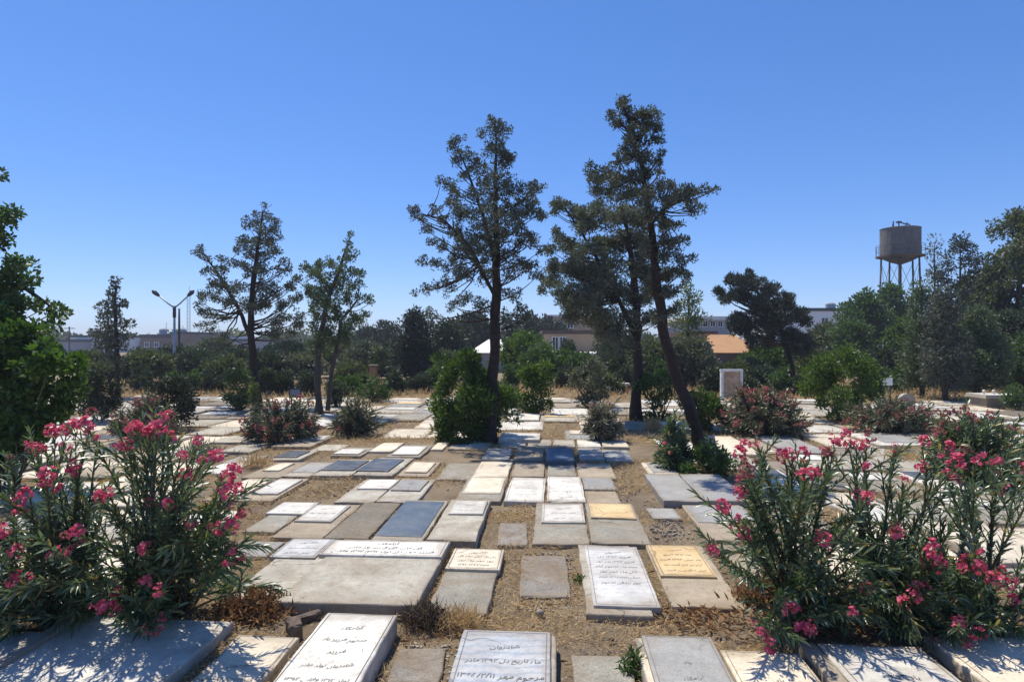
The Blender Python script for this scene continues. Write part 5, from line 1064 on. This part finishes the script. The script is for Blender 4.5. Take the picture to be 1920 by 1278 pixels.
SCR = [(160, 'left of the slim conifer foot'), (262, 'under the olive tree by the lamp'), (345, 'right of the lamp pole foot'), (395, 'in the straw left of the narrow green shrub'), (505, 'right of the two stemmed conifer foot'), (530, 'left of the small rimmed sign'), (580, 'right of the small rimmed sign'), (652, 'right of the mid green conifer foot'), (672, 'left of the orange pillar'), (735, 'right of the orange pillar'), (822, 'left of the largest green shrub'), (960, 'behind the yellow topped shrub'), (1065, 'on the far path, left side'), (1135, 'on the far path, beside the low bench'), (1172, 'left of the grey conifer trunk'), (1275, 'behind the leaning trunk'), (1340, 'left of the framed stele'), (1400, 'right of the framed stele'), (1462, 'left of the tilted pine foot'), (1510, 'right of the tilted pine foot'), (1655, 'under the small white sign'), (1690, 'at the foot of the water tower'), (1725, 'left of the leftmost cypress column'), (1790, 'between the cypress columns'), (1815, 'left of the raised white tomb'), (1880, 'behind the raised white tomb')]
for i, (px, lab) in enumerate(SCR):
    Y = rnd(20.5, 24); fy = CY+H/Y*F; hh = rnd(22, 40); ww = rnd(16, 26); m, nm = random.choice([('leaf_dark', 'dark'), ('leaf_olive', 'olive'), ('leaf_deep', 'green'), ('leaf_dark', 'dark')])
    L0 = [(px+rnd(-1, 1)*ww*(1-.5*t), fy-3-hh*t, ww*rnd(.3, .5)) for t in np.linspace(.05, .9, 11)]
    bush('scrub_bush', nm+' scrubby bush '+lab, (px, fy), Y, L0, m, rs=.14, dens=2.2, per=30, L=.13, Wd=.055, up=.4, nst=4, group='scrub along the far edge of the graves')
# one far belt of wood that closes the view behind the houses
lb = []
for i in range(420):
    Y = rnd(100, 130); x = rnd(-.9, .95)*Y; h = rnd(1.6, 3.4); lb.append((np.array([x, Y, h*rnd(.2, .8)]), rnd(.9, 1.7)))
P, D, l, w = sprays(None, lb, .9, 1.6, 26, .7, .4, .3); V, Fc = leaf_arrays(P, D, l, w)
tag(link_mesh('distant_wood', raw_mesh('distant_wood', V, Fc, 'leaf_olive')), 'far belt of green wood closing the view behind the houses', 'wood', None, 'stuff')

# thin dusty air over the whole ground
hm = bpy.data.materials.new('haze_air'); hm.use_nodes = True; hn = hm.node_tree; hn.nodes.clear()
ho = hn.nodes.new('ShaderNodeOutputMaterial'); pv = hn.nodes.new('ShaderNodeVolumePrincipled'); pv.inputs['Color'].default_value = (.8, .87, 1, 1); pv.inputs['Density'].default_value = .001; pv.inputs['Anisotropy'].default_value = .2
hn.links.new(pv.outputs[0], ho.inputs['Volume']); MATS['haze_air'] = hm
mb = MB(); mb.box((0, 335, 6.5), (820, 750, 15.2)); hz = link_mesh('haze', raw_mesh('haze', mb.V, mb.F, 'haze_air')); tag(hz, 'thin pale haze in the air over the far trees and houses', 'haze', None, 'stuff')
# ------------------------------------------------------------------ light, sky, camera
SUN_EL, SUN_AZ = R(64), R(-37)                    # behind the trees, to the left
w = bpy.data.worlds.new('World'); bpy.context.scene.world = w; w.use_nodes = True; nt = w.node_tree
sky = nt.nodes.new('ShaderNodeTexSky'); sky.sky_type = 'NISHITA'; sky.sun_disc = False; sky.sun_elevation = SUN_EL; sky.sun_rotation = SUN_AZ
sky.altitude = 1200; sky.air_density = 1.0; sky.dust_density = .4; sky.ozone_density = 3.0
bg = nt.nodes['Background']; bg.inputs[1].default_value = .117
hs = nt.nodes.new('ShaderNodeHueSaturation'); hs.inputs['Saturation'].default_value = 1.25
gm = nt.nodes.new('ShaderNodeGamma'); gm.inputs[1].default_value = .76
mt = nt.nodes.new('ShaderNodeMix'); mt.data_type = 'RGBA'; mt.blend_type = 'MULTIPLY'; mt.inputs[0].default_value = 1; mt.inputs[7].default_value = (1.12, 1.3, 1.82, 1)
nt.links.new(sky.outputs[0], hs.inputs['Color']); nt.links.new(hs.outputs[0], gm.inputs[0]); nt.links.new(gm.outputs[0], mt.inputs[6]); nt.links.new(mt.outputs[2], bg.inputs[0])
sl = bpy.data.lights.new('sun', 'SUN'); sl.energy = 5.0; sl.angle = R(.53); sl.color = (1, .925, .80); so = bpy.data.objects.new('sun', sl); col.objects.link(so)
d = Vector((math.sin(SUN_AZ)*math.cos(SUN_EL), math.cos(SUN_AZ)*math.cos(SUN_EL), math.sin(SUN_EL))); so.rotation_euler = d.to_track_quat('Z', 'Y').to_euler(); so.location = (-20, 30, 60)
cam = bpy.data.cameras.new('camera'); cam.sensor_width = 36; cam.lens = 36*F/1920; cam.clip_end = 2000; cam.clip_start = .05
co = bpy.data.objects.new('camera', cam); co.location = (0, 0, H); co.rotation_euler = (R(90), 0, 0); col.objects.link(co)
sc = bpy.context.scene; sc.camera = co
sc.view_settings.view_transform = 'Standard'; sc.view_settings.look = 'None'; sc.view_settings.exposure = .16; sc.view_settings.gamma = 1
sc.cycles.max_bounces = 6; sc.cycles.diffuse_bounces = 3; sc.cycles.transmission_bounces = 4; sc.cycles.transparent_max_bounces = 4
